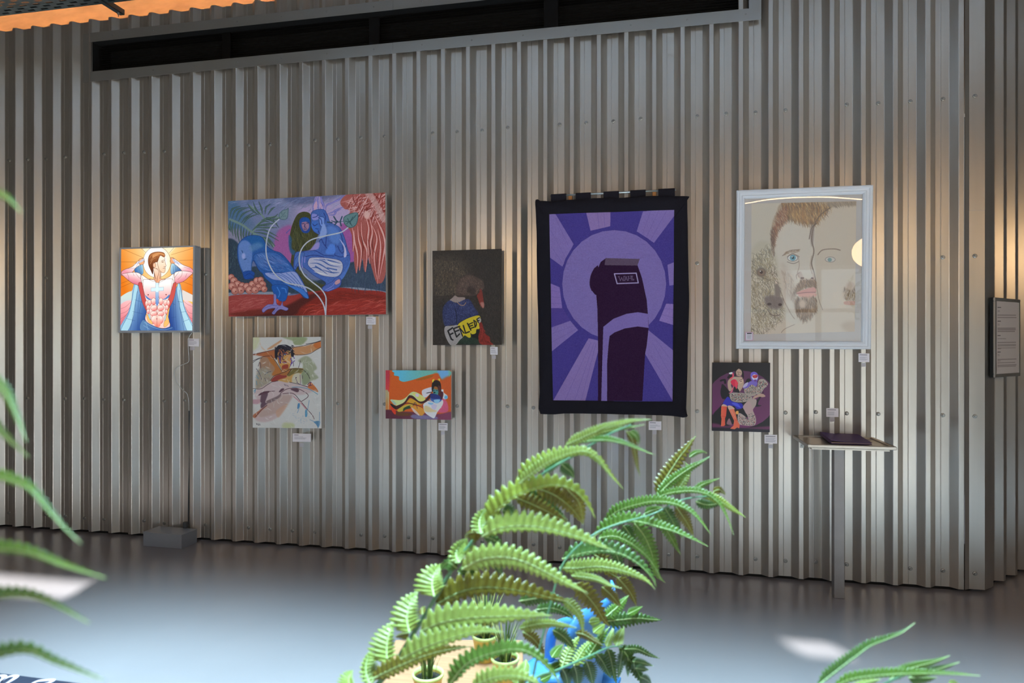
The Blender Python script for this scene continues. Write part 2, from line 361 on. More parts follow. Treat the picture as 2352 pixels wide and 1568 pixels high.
# pendant globes hanging in the room behind and beside the camera
M_globe = mat('opal_globe', (255, 214, 160), emit=22); M_cordb = mat('black_flex', (20, 20, 20), rough=.6)
def globe(p, r, lb):
    g = tag(empty('pendant_lamp', p), lb, 'lamp', 'opal globe pendants mirrored in the glass and metal')
    q = MB(); q.lathe([(max(.001, r * math.sin(t)), -r * math.cos(t)) for t in np.linspace(.02, math.pi - .02, 18)], p, 28).build('globe', M_globe, g, smooth=True)
    MB().lathe([(.03, 0), (.03, .07), (.012, .09)], (p[0], p[1], p[2] + r - .005), 14).build('cap', M_flash, g)
    MB().tube([(p[0], p[1], p[2] + r + .08), (p[0], p[1], H_C)], .004, 6).build('flex', M_cordb, g)
gy = -5.0
def mirror_px(px, py, y):
    """where a thing must hang at plane y so that the picture glass shows it at this pixel"""
    k = (px - CX) / F; z = (D + (-y)) / (CT + k * ST); q = cam_pt(px, py, z); return (q.x, y, q.z)
g1 = mirror_px(1992, 580, gy)
globe(g1, .20, 'right-hand opal globe pendant, the one mirrored in the white-framed drawing')
globe((-1.9, -5.0, 2.75), .20, 'middle opal globe pendant over the seating')
globe((-6.3, -4.6, 2.75), .20, 'left opal globe pendant over the seating')
globe((4.3, -3.0, 2.57), .20, 'opal globe pendant hanging to the right of the view, lighting the far corner')
# a thin curved light line hanging in the room, mirrored along the top of the picture glass
hL = mirror_px(1870, 453, -5.5)[2]
def line_pt(px, py):
    k = (px - CX) / F; z = (hL - EYE) * F / (HY - py); y = D - z * (CT + k * ST); return Vector((mirror_px(px, py, y)[0], y, hL))
l0, l1, l2, l3 = line_pt(1690, 472), line_pt(1780, 458), line_pt(1890, 454), line_pt(1990, 460)
lp_ = [l0 + (l0 - l1) * 6 + Vector((0, 1.0, 0)), l0 + (l0 - l1) * 2.5, l0, l1, l2, l3, l3 + (l3 - l2) * 4]
def crs(P, n=8):
    out = []
    for i in range(len(P) - 1):
        p0, p1, p2, p3 = P[max(i - 1, 0)], P[i], P[i + 1], P[min(i + 2, len(P) - 1)]
        for k in range(n): t = k / n; out.append(.5 * (2 * p1 + (p2 - p0) * t + (2 * p0 - 5 * p1 + 4 * p2 - p3) * t * t + (3 * p1 - p0 - 3 * p2 + p3) * t ** 3))
    return out + [P[-1]]
ll = tag(empty('curved_light_line', lp_[2]), 'thin curved warm light line hanging in the room, mirrored in the picture glass', 'lamp')
MB().tube(crs(lp_), .008, 8).build('light_tube', mat('warm_line', (255, 214, 170), emit=30), ll, smooth=True)
for p in lp_[1:5]: MB().tube([p, Vector((p.x, p.y, H_C))], .0025, 6).build('wire', M_cordb, ll)
# ------------------------------------------------------------------ perforated cable tray under the ceiling
M_tray = mat('galvanised_tray', (92, 104, 108), rough=.45, metal=.7)
ty0 = -.42; pT = wall_pt(0, 37, ty0); hT = pT.z
tray = tag(empty('cable_tray', (-4, ty0, hT)), 'perforated grey metal cable tray under the ceiling at the top left', 'cable tray')
q = MB(); xa, xb, cell = -6.4, 0.6, .02
nx = int((xb - xa) / cell); ny = 17
for j in range(ny):
    i = 0
    while i < nx:
        slot = (j % 2 == 1) and ((i + (j // 2 % 2) * 3) % 6 in (1, 2, 3)) and j not in (ny - 2,)
        x0_, x1_ = xa + i * cell, xa + (i + 1) * cell; y1_, y0_ = ty0 - j * cell * .9, ty0 - (j + 1) * cell * .9
        if not slot: q.add([(x0_, y0_, hT), (x1_, y0_, hT), (x1_, y1_, hT), (x0_, y1_, hT)], [(0, 3, 2, 1)])
        i += 1
q.build('perforated_base', M_tray, tray)['kind'] = 'stuff'
for yy in (ty0, ty0 - ny * cell * .9): MB().box((xa, yy - .001, hT), (xb, yy + .001, hT + .06)).build('side_flange', M_tray, tray)
bx = wall_pt(272, 20, ty0 + .12).x
q = MB(); 
for (a, b, c, d) in ((-.02, -.017, 0, .04), (.017, .02, 0, .04), (-.02, .02, 0, .003)): q.box((bx + a, ty0 - .9, hT + .0 + c - .012), (bx + b, ty0 + .16, hT + d - .012))
q.build('support_channel', M_tray, tray)
MB().lathe([(.009, 0), (.009, -.012), (.004, -.013), (.004, -.03)], (bx, ty0 + .12, hT - .012), 8).build('bolt', M_screw, tray)
q = MB().tube([(bx, ty0 - .35, hT), (bx, ty0 - .35, H_C)], .005, 6); q.build('threaded_rod', M_screw, tray)
# ------------------------------------------------------------------ a small painter for the flat pictures on the wall
def homog(src, dst):
    A = []; B = []
    for (x, y), (u, v) in zip(src, dst):
        A += [[x, y, 1, 0, 0, 0, -u * x, -u * y], [0, 0, 0, x, y, 1, -v * x, -v * y]]; B += [u, v]
    return np.append(np.linalg.solve(np.array(A, float), np.array(B, float)), 1).reshape(3, 3)
def pts_of(s): return np.array([[float(a) for a in p.split(',')] for p in s.split()]) if isinstance(s, str) else np.array(s, float)
def spline(P, closed, n=8):
    N = len(P)
    if N < 3: return P
    out = []
    for i in range(N if closed else N - 1):
        if closed: p0, p1, p2, p3 = P[i - 1], P[i], P[(i + 1) % N], P[(i + 2) % N]
        else: p0, p1, p2, p3 = P[max(i - 1, 0)], P[i], P[i + 1], P[min(i + 2, N - 1)]
        t = np.linspace(0, 1, n, endpoint=False)[:, None]
        out.append(.5 * (2 * p1 + (p2 - p0) * t + (2 * p0 - 5 * p1 + 4 * p2 - p3) * t ** 2 + (3 * p1 - p0 - 3 * p2 + p3) * t ** 3))
    out = np.concatenate(out)
    return out if closed else np.vstack([out, P[-1:]])
def blur(a, r):
    r = int(round(r))
    if r < 1: return a
    for ax in (0, 1):
        for _ in range(2):
            p = np.pad(a, [(r + 1, r) if k == ax else (0, 0) for k in range(a.ndim)], mode='edge'); c = np.cumsum(p, axis=ax)
            n = a.shape[ax]
            hi = np.take(c, np.arange(2 * r + 1, 2 * r + 1 + n), axis=ax); lo = np.take(c, np.arange(0, n), axis=ax); a = (hi - lo) / (2 * r + 1)
    return a
class Art:
    """picture in sRGB 0-255; all points are given in the pixel frame of the crop its four corners were read in"""
    def __init__(s, corners, W, H, base):
        s.W, s.H = W, H; s.Hm = homog(corners, [(0, 0), (W, 0), (W, H), (0, H)]); s.k = W / np.hypot(corners[1][0] - corners[0][0], corners[1][1] - corners[0][1])
        s.a = np.zeros((H, W, 3)) + np.array(base, float); s.yy, s.xx = np.mgrid[0:H, 0:W] + .5; s.r = np.random.default_rng(3)
    def m(s, P):
        P = np.atleast_2d(P); q = np.c_[P, np.ones(len(P))] @ s.Hm.T; return q[:, :2] / q[:, 2:]
    def _col(s, col, sl):
        if len(col) == 4 and hasattr(col[0], '__len__'):       # (pointA, colA, pointB, colB) gradient
            a, b = s.m([col[0]])[0], s.m([col[2]])[0]; d = b - a
            t = np.clip(((s.xx[sl] - a[0]) * d[0] + (s.yy[sl] - a[1]) * d[1]) / (d @ d), 0, 1)[..., None]
            return np.array(col[1], float) * (1 - t) + np.array(col[3], float) * t
        return np.array(col, float)
    def mask(s, P, soft=0):
        lo = np.floor(P.min(0) - soft * 3 - 2).astype(int); hi = np.ceil(P.max(0) + soft * 3 + 2).astype(int)
        x0, y0 = max(lo[0], 0), max(lo[1], 0); x1, y1 = min(hi[0], s.W), min(hi[1], s.H)
        if x1 <= x0 or y1 <= y0: return None, None
        sl = (slice(y0, y1), slice(x0, x1)); X, Y = s.xx[sl], s.yy[sl]; M = np.zeros(X.shape, bool); Q = np.roll(P, -1, 0)
        for (ax, ay), (bx_, by) in zip(P, Q):
            if ay == by: continue
            r0, r1 = sorted((ay, by)); ra, rb = max(int(math.floor(r0 - y0)), 0), min(int(math.ceil(r1 - y0)) + 1, M.shape[0])
            if rb <= ra: continue
            yy = Y[ra:rb]; c = ((ay <= yy) & (by > yy)) | ((by <= yy) & (ay > yy))
            M[ra:rb] ^= c & (X[ra:rb] < ax + (yy - ay) / (by - ay) * (bx_ - ax))
        M = M.astype(float); 
        return sl, blur(M, soft) if soft else M
    def poly(s, pts, col, a=1, soft=0, sm=True, edge=None, ew=2, tex=0):
        P = pts_of(pts); P2 = spline(P, True) if sm else P; sl, M = s.mask(s.m(P2), soft * s.k)
        if sl is None: return s
        c = s._col(col, sl) + np.zeros(M.shape + (3,))
        if tex: c = c + (blur(s.r.normal(size=M.shape), 1.5) * tex * 2.5)[..., None]
        M = (M * a)[..., None]; s.a[sl] = s.a[sl] * (1 - M) + c * M
        if edge: s.line(np.vstack([P2, P2[:1]]), edge, ew, sm=False)
        return s
    def line(s, pts, col, w=2, a=1, sm=True, soft=0, taper=False):
        P = pts_of(pts); P = spline(P, False, 6) if sm else P; P = s.m(P); hw = w * s.k / 2; n = len(P) - 1
        for i in range(n):
            p, q = P[i], P[i + 1]; h = hw * (1 - .8 * abs(2 * (i + .5) / n - 1)) if taper else hw; h = max(h, .5); e = 1 + soft
            lo = np.floor(np.minimum(p, q) - h - e - 1).astype(int); hi = np.ceil(np.maximum(p, q) + h + e + 1).astype(int)
            x0, y0 = max(lo[0], 0), max(lo[1], 0); x1, y1 = min(hi[0], s.W), min(hi[1], s.H)
            if x1 <= x0 or y1 <= y0: continue
            sl = (slice(y0, y1), slice(x0, x1)); d = q - p; L = d @ d + 1e-9
            t = np.clip(((s.xx[sl] - p[0]) * d[0] + (s.yy[sl] - p[1]) * d[1]) / L, 0, 1)
            dist = np.hypot(s.xx[sl] - p[0] - t * d[0], s.yy[sl] - p[1] - t * d[1]); M = (np.clip((h - dist) / e + .5, 0, 1) * a)[..., None]
            s.a[sl] = s.a[sl] * (1 - M) + np.array(col, float) * M
        return s
    def lines(s, many, col, w=2, **k):
        for l in many.split('|'): s.line(l.strip(), col, w, **k)
        return s
    def ell(s, x, y, rx, ry, col, rot=0, **k):
        t = np.linspace(0, 2 * math.pi, 28, endpoint=False); c, d = math.cos(math.radians(rot)), math.sin(math.radians(rot))
        return s.poly(np.c_[x + rx * np.cos(t) * c - ry * np.sin(t) * d, y + rx * np.cos(t) * d + ry * np.sin(t) * c], col, sm=False, **k)
    def grain(s, amt, r=1, st=(1, 1)):
        n = s.r.normal(size=(s.H, s.W)); n = blur(n, r); n /= n.std() + 1e-9
        if st != (1, 1): n = np.repeat(np.repeat(n[::st[1], ::st[0]], st[1], 0), st[0], 1)[:s.H, :s.W]; n = blur(n, 1)
        s.a += n[..., None] * amt; return s
    def hatch(s, pts, col, n, ang, ln, w=2, a=.6, jit=12, seed=1):
        """n brush or pencil strokes at angle ang inside a region"""
        P = pts_of(pts); rr = np.random.default_rng(seed); lo, hi = P.min(0), P.max(0); k = 0; Q = np.roll(P, -1, 0); g = 0
        while k < n and g < n * 20:
            g += 1; p = rr.uniform(lo, hi); c = 0
            for (ax, ay), (bx_, by) in zip(P, Q):
                if (ay <= p[1] < by or by <= p[1] < ay) and p[0] < ax + (p[1] - ay) / (by - ay) * (bx_ - ax): c ^= 1
            if not c: continue
            k += 1; t = math.radians(ang + rr.normal() * jit); d = np.array([math.cos(t), math.sin(t)]) * ln * rr.uniform(.5, 1) / 2; e = np.array([-d[1], d[0]]) * rr.uniform(-.25, .25)
            cc = np.array(col[rr.integers(len(col))] if hasattr(col[0], '__len__') else col, float)
            s.line([p - d, p + e, p + d], cc, w * rr.uniform(.6, 1.3), a=a, taper=True)
        return s
    def material(s, name, gain=1.0, rough=.6, emit=0, spec=.4, bump=None):
        im = bpy.data.images.new(name, s.W, s.H); im.colorspace_settings.name = 'sRGB'
        lin = srgb(np.clip(s.a, 0, 255)) * gain; lin = np.clip(lin, 0, 1); o = np.where(lin <= .0031308, lin * 12.92, 1.055 * lin ** (1 / 2.4) - .055)
        px = np.ones((s.H, s.W, 4), np.float32); px[..., :3] = o[::-1]; im.pixels.foreach_set(px.ravel()); im.update(); im.pack()
        m = mat(name, (200, 200, 200), rough=rough, spec=spec, bump=bump); n = m.node_tree.nodes; t = n.new('ShaderNodeTexImage'); t.image = im; t.interpolation = 'Cubic'; t.extension = 'EXTEND'
        b = n['Principled BSDF']; m.node_tree.links.new(t.outputs[0], b.inputs['Base Color'])
        if emit: m.node_tree.links.new(t.outputs[0], b.inputs['Emission Color']); b.inputs['Emission Strength'].default_value = emit; b.inputs['Base Color'].default_value = (0, 0, 0, 1); m.node_tree.links.remove(b.inputs['Base Color'].links[0])
        return m
def picture_face(name, q, m, parent, nx=1, nz=1, disp=None):
    """quad TL TR BR BL as a uv-mapped sheet (bilinear grid)"""
    q = [Vector(p) for p in q]; vs = []; uv = []
    for j in range(nz + 1):
        for i in range(nx + 1):
            u, v = i / nx, j / nz; p = (q[0] * (1 - u) + q[1] * u) * (1 - v) + (q[3] * (1 - u) + q[2] * u) * v
            if disp: p = p + disp(u, v)
            vs.append(p); uv.append((u, 1 - v))
    fs = [(j * (nx + 1) + i, (j + 1) * (nx + 1) + i, (j + 1) * (nx + 1) + i + 1, j * (nx + 1) + i + 1) for j in range(nz) for i in range(nx)]
    me = bpy.data.meshes.new(name); me.from_pydata([tuple(v) for v in vs], [], fs); me.materials.append(m); l = me.uv_layers.new(name='uv')
    for p in me.polygons:
        for li, vi in zip(p.loop_indices, p.vertices): l.data[li].uv = uv[vi]
    if disp: me.polygons.foreach_set('use_smooth', [True] * len(me.polygons))
    M = rebase(me, parent); return link(name, me, parent, M)
GAIN = 1.65
# ------------------------------------------------------------------ picture 1: back-lit stained-glass style torso
def art_lightbox():
    s = Art([(155, 180), (1083, 150), (1072, 1225), (145, 1225)], 560, 650, (250, 190, 90))
    K = (95, 60, 50); B = (40, 70, 120)
    # sun rays
    s.poly('100,100 1150,100 1150,800 100,800', ((600, 350), (255, 236, 175), (130, 500), (232, 120, 25)), sm=False)
    s.poly('640,100 1150,100 1150,800 640,800', ((640, 350), (255, 236, 175), (1110, 520), (232, 122, 30)), sm=False)
    s.poly('400,100 900,100 760,260 470,260', ((600, 90), (232, 232, 205), (600, 260), (252, 236, 190)), sm=False, soft=6)
    for l in ('150,165 440,290', '150,342 430,345', '400,160 480,230', '840,150 770,230', '1085,165 800,250', '1085,318 900,322', '150,510 260,470', '150,670 330,590', '150,620 300,560', '1085,560 960,500', '1085,650 930,590', '150,790 310,700', '1085,770 940,700', '1085,520 1000,480'):
        s.line(l, (120, 60, 20), 3, a=.8, sm=False)
    # wings
    s.poly('140,800 230,770 300,700 300,830 140,860', (225, 215, 205), sm=False); s.poly('940,700 1090,775 1090,860 930,830', (226, 216, 208), sm=False)
    s.poly('140,800 300,720 290,900 140,900', ((150, 800), (205, 222, 215), (150, 900), (200, 205, 215))); s.poly('130,920 280,840 250,1000 200,1120 130,1240', ((260, 850), (250, 190, 190), (150, 1150), (225, 110, 125)))
    s.poly('960,840 1100,930 1100,1180 1010,1060', ((960, 850), (250, 205, 205), (1090, 1100), (225, 120, 130)))
    s.lines('145,945 210,920 275,860|145,1010 220,980 265,930|145,1080 210,1030 255,980|150,1120 190,1060 230,1010|1080,920 1010,890 960,850|1085,1010 1020,990 980,920|1085,1070 1040,1060 990,980', (150, 90, 90), 3)
    # cloak
    s.poly('330,620 300,700 285,850 240,1000 140,1230 460,1230 480,1000 430,800 380,660', ((200, 1000), (150, 195, 225), (450, 1100), (45, 80, 150)), edge=B)
    s.poly('905,620 930,700 950,850 1000,1000 1080,1160 1080,1230 800,1230 760,1060 800,850 860,680', ((1040, 1100), (165, 210, 232), (800, 1150), (40, 72, 145)), edge=B)
    s.poly('330,640 370,660 340,850 310,1050 240,1225 150,1225 250,1010 290,850', (178, 222, 235), a=.85, edge=B, ew=3); s.poly('900,620 870,700 900,880 930,1000 1000,1225 1075,1225 1070,1170 990,1000 945,850', (182, 224, 236), a=.85, edge=B, ew=3)
    s.poly('345,400 400,370 430,370 430,500 330,470', ((430, 400), (160, 205, 225), (340, 460), (60, 110, 170)), edge=B); s.poly('800,370 880,370 925,470 800,500', ((800, 400), (175, 215, 232), (900, 460), (60, 105, 165)), edge=B)
    s.lines('360,720 330,900 270,1220|390,760 370,950 360,1225|420,820 385,1000 380,1225|300,980 430,1010|330,830 420,860|220,1070 330,1100|860,700 850,900 870,1225|900,700 905,900 960,1225|820,840 830,1000 810,1225|790,870 850,890|800,1060 860,1050|880,850 940,860|920,990 990,980|950,1110 1030,1080|880,380 860,490|380,400 400,500|820,390 830,490|845,380 855,480|405,380 412,500', B, 3, a=.8)
    # halo
    s.ell(612, 345, 178, 200, ((612, 345), (255, 255, 250), (780, 345), (255, 240, 205)), edge=K, ew=3); s.ell(612, 350, 120, 160, (255, 255, 252), soft=18)
    # arms
    sk = (253, 226, 218)
    s.poly('410,300 445,300 450,350 410,375 340,420 300,470 230,490 165,520 158,470 200,440 300,400 370,330', ((300, 400), (255, 238, 235), (250, 490), (235, 150, 165)), edge=K, ew=4)
    s.poly('165,500 230,485 320,475 390,490 420,540 420,640 330,630 260,590 190,530', ((340, 490), (255, 240, 236), (300, 620), (222, 110, 130)), edge=K, ew=4)
    s.poly('820,290 790,300 785,345 830,365 900,420 950,470 1010,485 1075,490 1078,450 1040,415 950,380 880,330', ((930, 400), (255, 240, 238), (980, 480), (235, 155, 170)), edge=K, ew=4)
    s.poly('835,500 880,465 960,460 1070,480 1030,530 960,590 880,620 825,640', ((900, 480), (255, 242, 238), (940, 610), (222, 112, 130)), edge=K, ew=4)
    s.poly('385,310 430,300 450,350 430,375 385,370', (240, 170, 120), edge=K, ew=3); s.poly('790,290 825,295 850,350 815,362 785,345', (238, 165, 118), edge=K, ew=3)
    s.poly('430,305 350,360 300,385 380,360 440,330', (190, 205, 235), a=.8); s.poly('815,300 890,350 930,375 860,365 820,330', (190, 205, 238), a=.8)
    # torso
    s.poly('410,510 500,560 570,575 660,575 760,540 830,500 835,640 800,780 760,900 740,1010 780,1170 640,1190 470,1100 480,960 440,820 400,700 415,620', ((620, 600), (255, 246, 240), (620, 1180), (250, 205, 195)), edge=K, ew=4)
    s.poly('520,560 570,560 575,470 555,420 625,440 665,490 665,560 720,560 640,610 590,610', ((600, 450), (250, 215, 190), (600, 600), (235, 165, 125)), edge=K, ew=3)
    s.poly('375,620 430,620 445,740 480,860 500,1000 440,900 405,780', (200, 80, 80), edge=K, ew=3); s.poly('860,610 810,640 790,740 750,850 720,1000 790,900 840,780', (205, 85, 80), edge=K, ew=3)
    s.poly('430,580 520,570 600,600 600,800 540,825 470,790 440,700', ((520, 620), (255, 250, 246), (500, 820), (240, 165, 165)), edge=K, ew=3)
    s.poly('820,570 700,570 640,610 640,800 700,825 770,790 800,700', ((700, 620), (255, 250, 246), (720, 820), (240, 165, 165)), edge=K, ew=3)
    s.poly('460,770 520,815 570,825 540,830 490,820', (80, 130, 195)); s.poly('775,760 720,810 680,825 720,825 765,800', (80, 130, 195))
    for (x, y, rx, ry) in ((570, 850, 30, 45), (665, 850, 28, 45), (515, 870, 26, 40), (725, 870, 26, 38), (480, 880, 18, 40), (760, 870, 18, 38), (500, 935, 22, 38), (740, 930, 22, 36), (575, 935, 42, 38), (660, 935, 42, 38), (572, 1008, 44, 33), (662, 1008, 42, 33), (500, 980, 20, 30), (735, 985, 18, 28), (580, 1085, 42, 55), (655, 1085, 40, 52)):
        s.ell(x, y, rx, ry, ((x - 8, y - 15), (255, 226, 215), (x + 10, y + ry), (236, 120, 115)), edge=(150, 60, 60), ew=3)
    s.poly('590,1040 640,1040 660,1150 620,1185 580,1150', ((610, 1060), (255, 215, 200), (620, 1180), (240, 130, 110))); s.line('612,900 612,1180', (130, 50, 50), 3)
    s.ell(612, 1075, 8, 12, (190, 110, 110)); s.poly('475,1010 520,1060 560,1140 500,1110', (248, 190, 110), edge=K, ew=2); s.poly('740,1020 770,1120 720,1180 700,1150', (248, 190, 110), edge=K, ew=2)
    s.poly('500,1030 520,1010 530,1090', (180, 215, 230), edge=K, ew=2); s.poly('710,1060 735,1010 720,1100', (190, 220, 230), edge=K, ew=2)
    # cross
    s.poly('595,610 635,610 637,870 615,915 595,870', ((615, 620), (215, 240, 245), (615, 900), (105, 140, 205)), sm=False, edge=(90, 130, 160), ew=2)
    s.poly('537,675 700,665 697,712 537,722', (212, 238, 244), sm=False, edge=(90, 130, 160), ew=2)
    s.poly('597,640 634,640 634,730 597,730', (218, 241, 246), sm=False); s.ell(500, 765, 8, 8, (120, 50, 45)); s.ell(731, 763, 8, 8, (120, 50, 45))
    # waist cloth
    s.poly('430,1090 520,1140 620,1185 700,1200 810,1170 810,1230 420,1230', ((500, 1100), (90, 130, 175), (700, 1230), (50, 85, 150)), edge=B); s.lines('450,1120 560,1180 700,1215 810,1190|440,1160 520,1210|470,1110 500,1225', (150, 190, 220), 4)
    # head
    s.poly('555,360 600,330 640,270 690,260 712,290 715,330 730,390 718,410 722,430 712,475 680,482 640,465 615,430 580,420', ((640, 300), (255, 238, 218), (660, 470), (250, 205, 170)), edge=K, ew=3)
    s.poly('500,310 520,250 570,220 640,212 700,225 718,262 700,280 660,260 640,290 620,340 590,350 575,400 565,440 560,500 530,440 505,380', ((560, 250), (165, 100, 55), (540, 460), (95, 45, 28)), edge=K, ew=3)
    s.poly('560,250 640,225 700,240 710,262 650,245 590,275 560,290', (215, 150, 95)); s.lines('520,290 560,240 640,225|530,330 580,270 640,262|525,370 560,310 600,290', (215, 155, 105), 4)
    s.ell(580, 385, 18, 32, (240, 190, 155), edge=K, ew=3); s.lines('668,345 700,340|672,330 700,318 708,322|700,405 722,402|690,425 715,425|625,300 620,350 640,440 670,470|560,420 600,560|640,470 610,590|575,470 590,590|655,490 650,560', K, 4); s.ell(688, 345, 9, 4, (120, 70, 40))
    s.lines('330,470 380,540 410,560|230,490 250,540 250,590|300,470 320,520|900,470 860,520 840,550|1000,490 980,540|940,460 930,520 880,570|380,340 350,400|860,330 900,390|240,430 330,420|960,410 1040,430|410,510 440,600 430,700|830,500 800,640 815,700|520,575 560,590 600,600|720,570 680,590 640,610', K, 3, a=.7)
    return s
# ------------------------------------------------------------------ picture 2: blue eagle and crouching figures
def art_eagle():
    s = Art([(65, 150), (1782, 57), (1790, 1385), (72, 1410)], 1000, 760, (96, 108, 148))
    s.poly('40,40 1850,40 1850,400 40,500', ((300, 120), (74, 104, 138), (900, 420), (150, 136, 168)), sm=False)
    s.poly('700,100 1300,80 1300,160 900,190 740,170', (70, 82, 120), a=.7, soft=18); s.poly('850,220 1000,190 1350,110 1400,420 1150,430 850,330', (170, 150, 186), a=.8, soft=25)
    s.poly('60,480 200,470 220,640 70,620', (128, 126, 150), soft=14); s.poly('150,140 500,120 700,260 760,480 600,600', (112, 118, 156), a=.7, soft=22)
    s.poly('610,480 760,420 770,620 750,860 650,720 560,700', (150, 86, 142), soft=12); s.poly('1290,400 1400,440 1450,760 1440,860 1390,820 1380,700 1320,520', (150, 82, 145), soft=9)
    s.poly('40,600 180,620 200,850 420,860 760,850 900,1000 1100,1000 1400,820 1850,820 1850,1150 1400,1160 700,1160 40,1150', (44, 62, 78), soft=6, tex=8); s.poly('1400,860 1850,880 1850,1140 1350,1120', (52, 68, 88), soft=16, tex=6)
    s.poly('70,1150 480,1140 740,1150 760,1180 1350,1090 1800,1140 1800,1165 1350,1130 760,1210 70,1200', (128, 136, 152), soft=2)
    s.poly('60,1195 540,1170 760,1180 1000,1120 1300,1095 1500,1120 1810,1165 1810,1430 60,1430', ((300, 1200), (150, 62, 60), (1200, 1400), (140, 40, 34)), soft=1)
    s.poly('1000,1180 1300,1130 1600,1150 1800,1200 1800,1260 1400,1230 1150,1300 900,1400 600,1400 850,1280', (120, 34, 26), soft=14)
    s.poly('240,1410 480,1330 700,1290 900,1190 1080,1150 860,1310 760,1400', (76, 28, 26), soft=10); s.poly('80,1380 400,1330 560,1350 300,1410', (110, 40, 34), soft=8)
    s.hatch('80,1220 480,1200 520,1300 90,1380', [(176, 104, 104), (160, 74, 72)], 80, -12, 110, 9, a=.35); s.hatch('900,1280 1780,1200 1780,1380 900,1380', [(176, 60, 44), (150, 44, 34), (178, 84, 76)], 150, -14, 150, 9, a=.4, seed=4)
    s.hatch('1050,1140 1700,1140 1700,1220 1050,1220', [(90, 26, 22), (150, 44, 34)], 40, 8, 150, 8, a=.4)
    s.hatch('60,640 180,640 180,840 60,900', [(70, 92, 100), (34, 48, 62)], 60, 88, 60, 7, a=.4); s.hatch('1330,900 1780,900 1780,1130 1330,1130', [(66, 84, 98), (40, 54, 72), (60, 74, 104)], 110, 92, 90, 8, a=.35)
    s.hatch('80,150 1300,90 1300,250 300,260', [(120, 136, 172), (76, 96, 132), (150, 148, 180)], 120, -24, 120, 10, a=.25, seed=9)
    # palm fronds
    G = (38, 62, 58); GL = (96, 122, 112)
    s.line('85,350 220,410 340,500 480,570 560,640', (108, 130, 124), 26); s.line('620,330 520,330 400,400 330,490', (108, 130, 124), 22); s.line('300,200 420,290 470,350', (108, 130, 124), 18)
    fr = '90,320 110,240 200,205|110,340 150,250 260,215|150,350 190,260 300,215|180,370 230,290 340,240|210,390 260,330 350,270|230,400 290,330 400,290|280,180 330,250 400,300|340,160 370,240 420,300|400,155 430,230 440,290|470,290 480,220 530,180|500,300 540,240 580,215|480,330 560,330 610,290|470,350 560,370 620,440|400,410 500,400 600,390|380,440 480,440 600,440|370,470 470,470 610,540|350,490 480,510 620,585|420,545 500,560 580,640|90,360 85,430 100,490|120,380 110,450 120,530|150,395 140,470 155,560|180,410 170,500 190,600|210,420 205,500 215,580|240,440 232,510 240,570|270,460 262,520 265,560|300,480 292,520 300,545|330,500 325,530 330,550|80,400 75,440 80,470|520,350 590,350 640,330|430,360 500,340 560,360|380,420 450,370 520,380|330,470 400,420 520,420|470,560 520,600 560,660|440,550 480,600 520,640'
    s.lines(fr, G, 19, taper=True); s.lines(fr, GL, 8, taper=True, a=.85)
    # leaves on long stems
    s.poly('622,300 660,255 710,240 722,230 715,320 690,350 640,345', (108, 130, 138), edge=(68, 96, 104), ew=6); s.lines('640,330 690,270|655,300 650,270|665,320 700,310', (68, 96, 104), 5)
    # pink tree with hanging roots, right
    s.poly('1290,160 1360,80 1480,70 1790,60 1790,900 1700,1050 1640,900 1620,820 1600,700 1560,920 1530,780 1500,910 1480,820 1465,940 1440,800 1440,620 1400,480 1330,380 1400,260 1330,230', (160, 84, 78), soft=1)
    s.hatch('1320,140 1780,70 1785,380 1500,300', [(196, 150, 148), (140, 52, 44), (176, 100, 94), (120, 40, 34), (205, 170, 170)], 170, -50, 170, 12, a=.7, jit=30, seed=5)
    s.poly('1560,70 1640,60 1790,340 1740,370 1660,200 1600,120', (190, 156, 152), a=.7, soft=3)
    roots = '1440,470 1450,600 1480,760 1467,935|1480,420 1490,560 1520,700 1500,905|1520,380 1530,560 1580,700 1565,920|1560,300 1600,440 1590,600 1612,830|1600,300 1640,480 1620,620 1640,780|1640,420 1690,560 1660,760 1690,1000|1700,460 1730,620 1720,800 1695,1050|1740,440 1780,600 1760,760 1715,1000|1420,440 1440,560 1430,700|1660,300 1720,420 1770,560 1785,800'
    s.lines(roots, (150, 62, 54), 44, taper=True); s.lines(roots, (198, 138, 132), 20, taper=True); s.lines(roots, (214, 176, 172), 7, taper=True, a=.8); s.lines('1500,470 1540,640 1520,800|1650,520 1640,640 1670,720|1590,560 1620,700 1600,760|1700,700 1690,840 1690,960', (96, 32, 28), 9, taper=True)
    s.ell(1580, 300, 34, 44, (206, 164, 158), soft=6)
    # bush lower left
    for (x, y, r) in ((100, 980, 34), (130, 1020, 40), (170, 1060, 42), (110, 1080, 44), (220, 1075, 38), (270, 1085, 42), (330, 1060, 40), (380, 1020, 38), (420, 1010, 34), (440, 1060, 40), (400, 1090, 40), (460, 1110, 34), (200, 1120, 44), (140, 1130, 40), (300, 1120, 44), (360, 1120, 40)):
        s.ell(x, y, r, r, (172, 108, 98), edge=(126, 52, 48), ew=4); s.ell(x - 6, y - 6, r * .55, r * .5, (196, 146, 134), soft=3); s.ell(x + 8, y + 6, r * .2, r * .2, (150, 70, 60))
    # green-haired figure
    s.poly('880,268 940,275 970,310 985,420 1050,500 1040,540 1010,620 960,700 880,720 850,800 870,900 940,1000 1100,1060 1130,1050 1090,1120 900,1130 800,1010 750,850 760,720 735,640 740,520 770,400 820,300', (62, 64, 38), tex=8)
    s.hatch('780,420 1000,420 1000,700 770,720', [(96, 88, 50), (44, 52, 36), (80, 84, 56)], 130, 82, 150, 7, a=.6, seed=6); s.hatch('780,860 880,900 1060,1070 900,1110', [(84, 82, 54), (46, 58, 50)], 40, 50, 120, 8, a=.5)
    s.poly('730,520 760,560 760,660 800,700 780,740 740,700 725,600', (44, 84, 130), a=.8, soft=3)
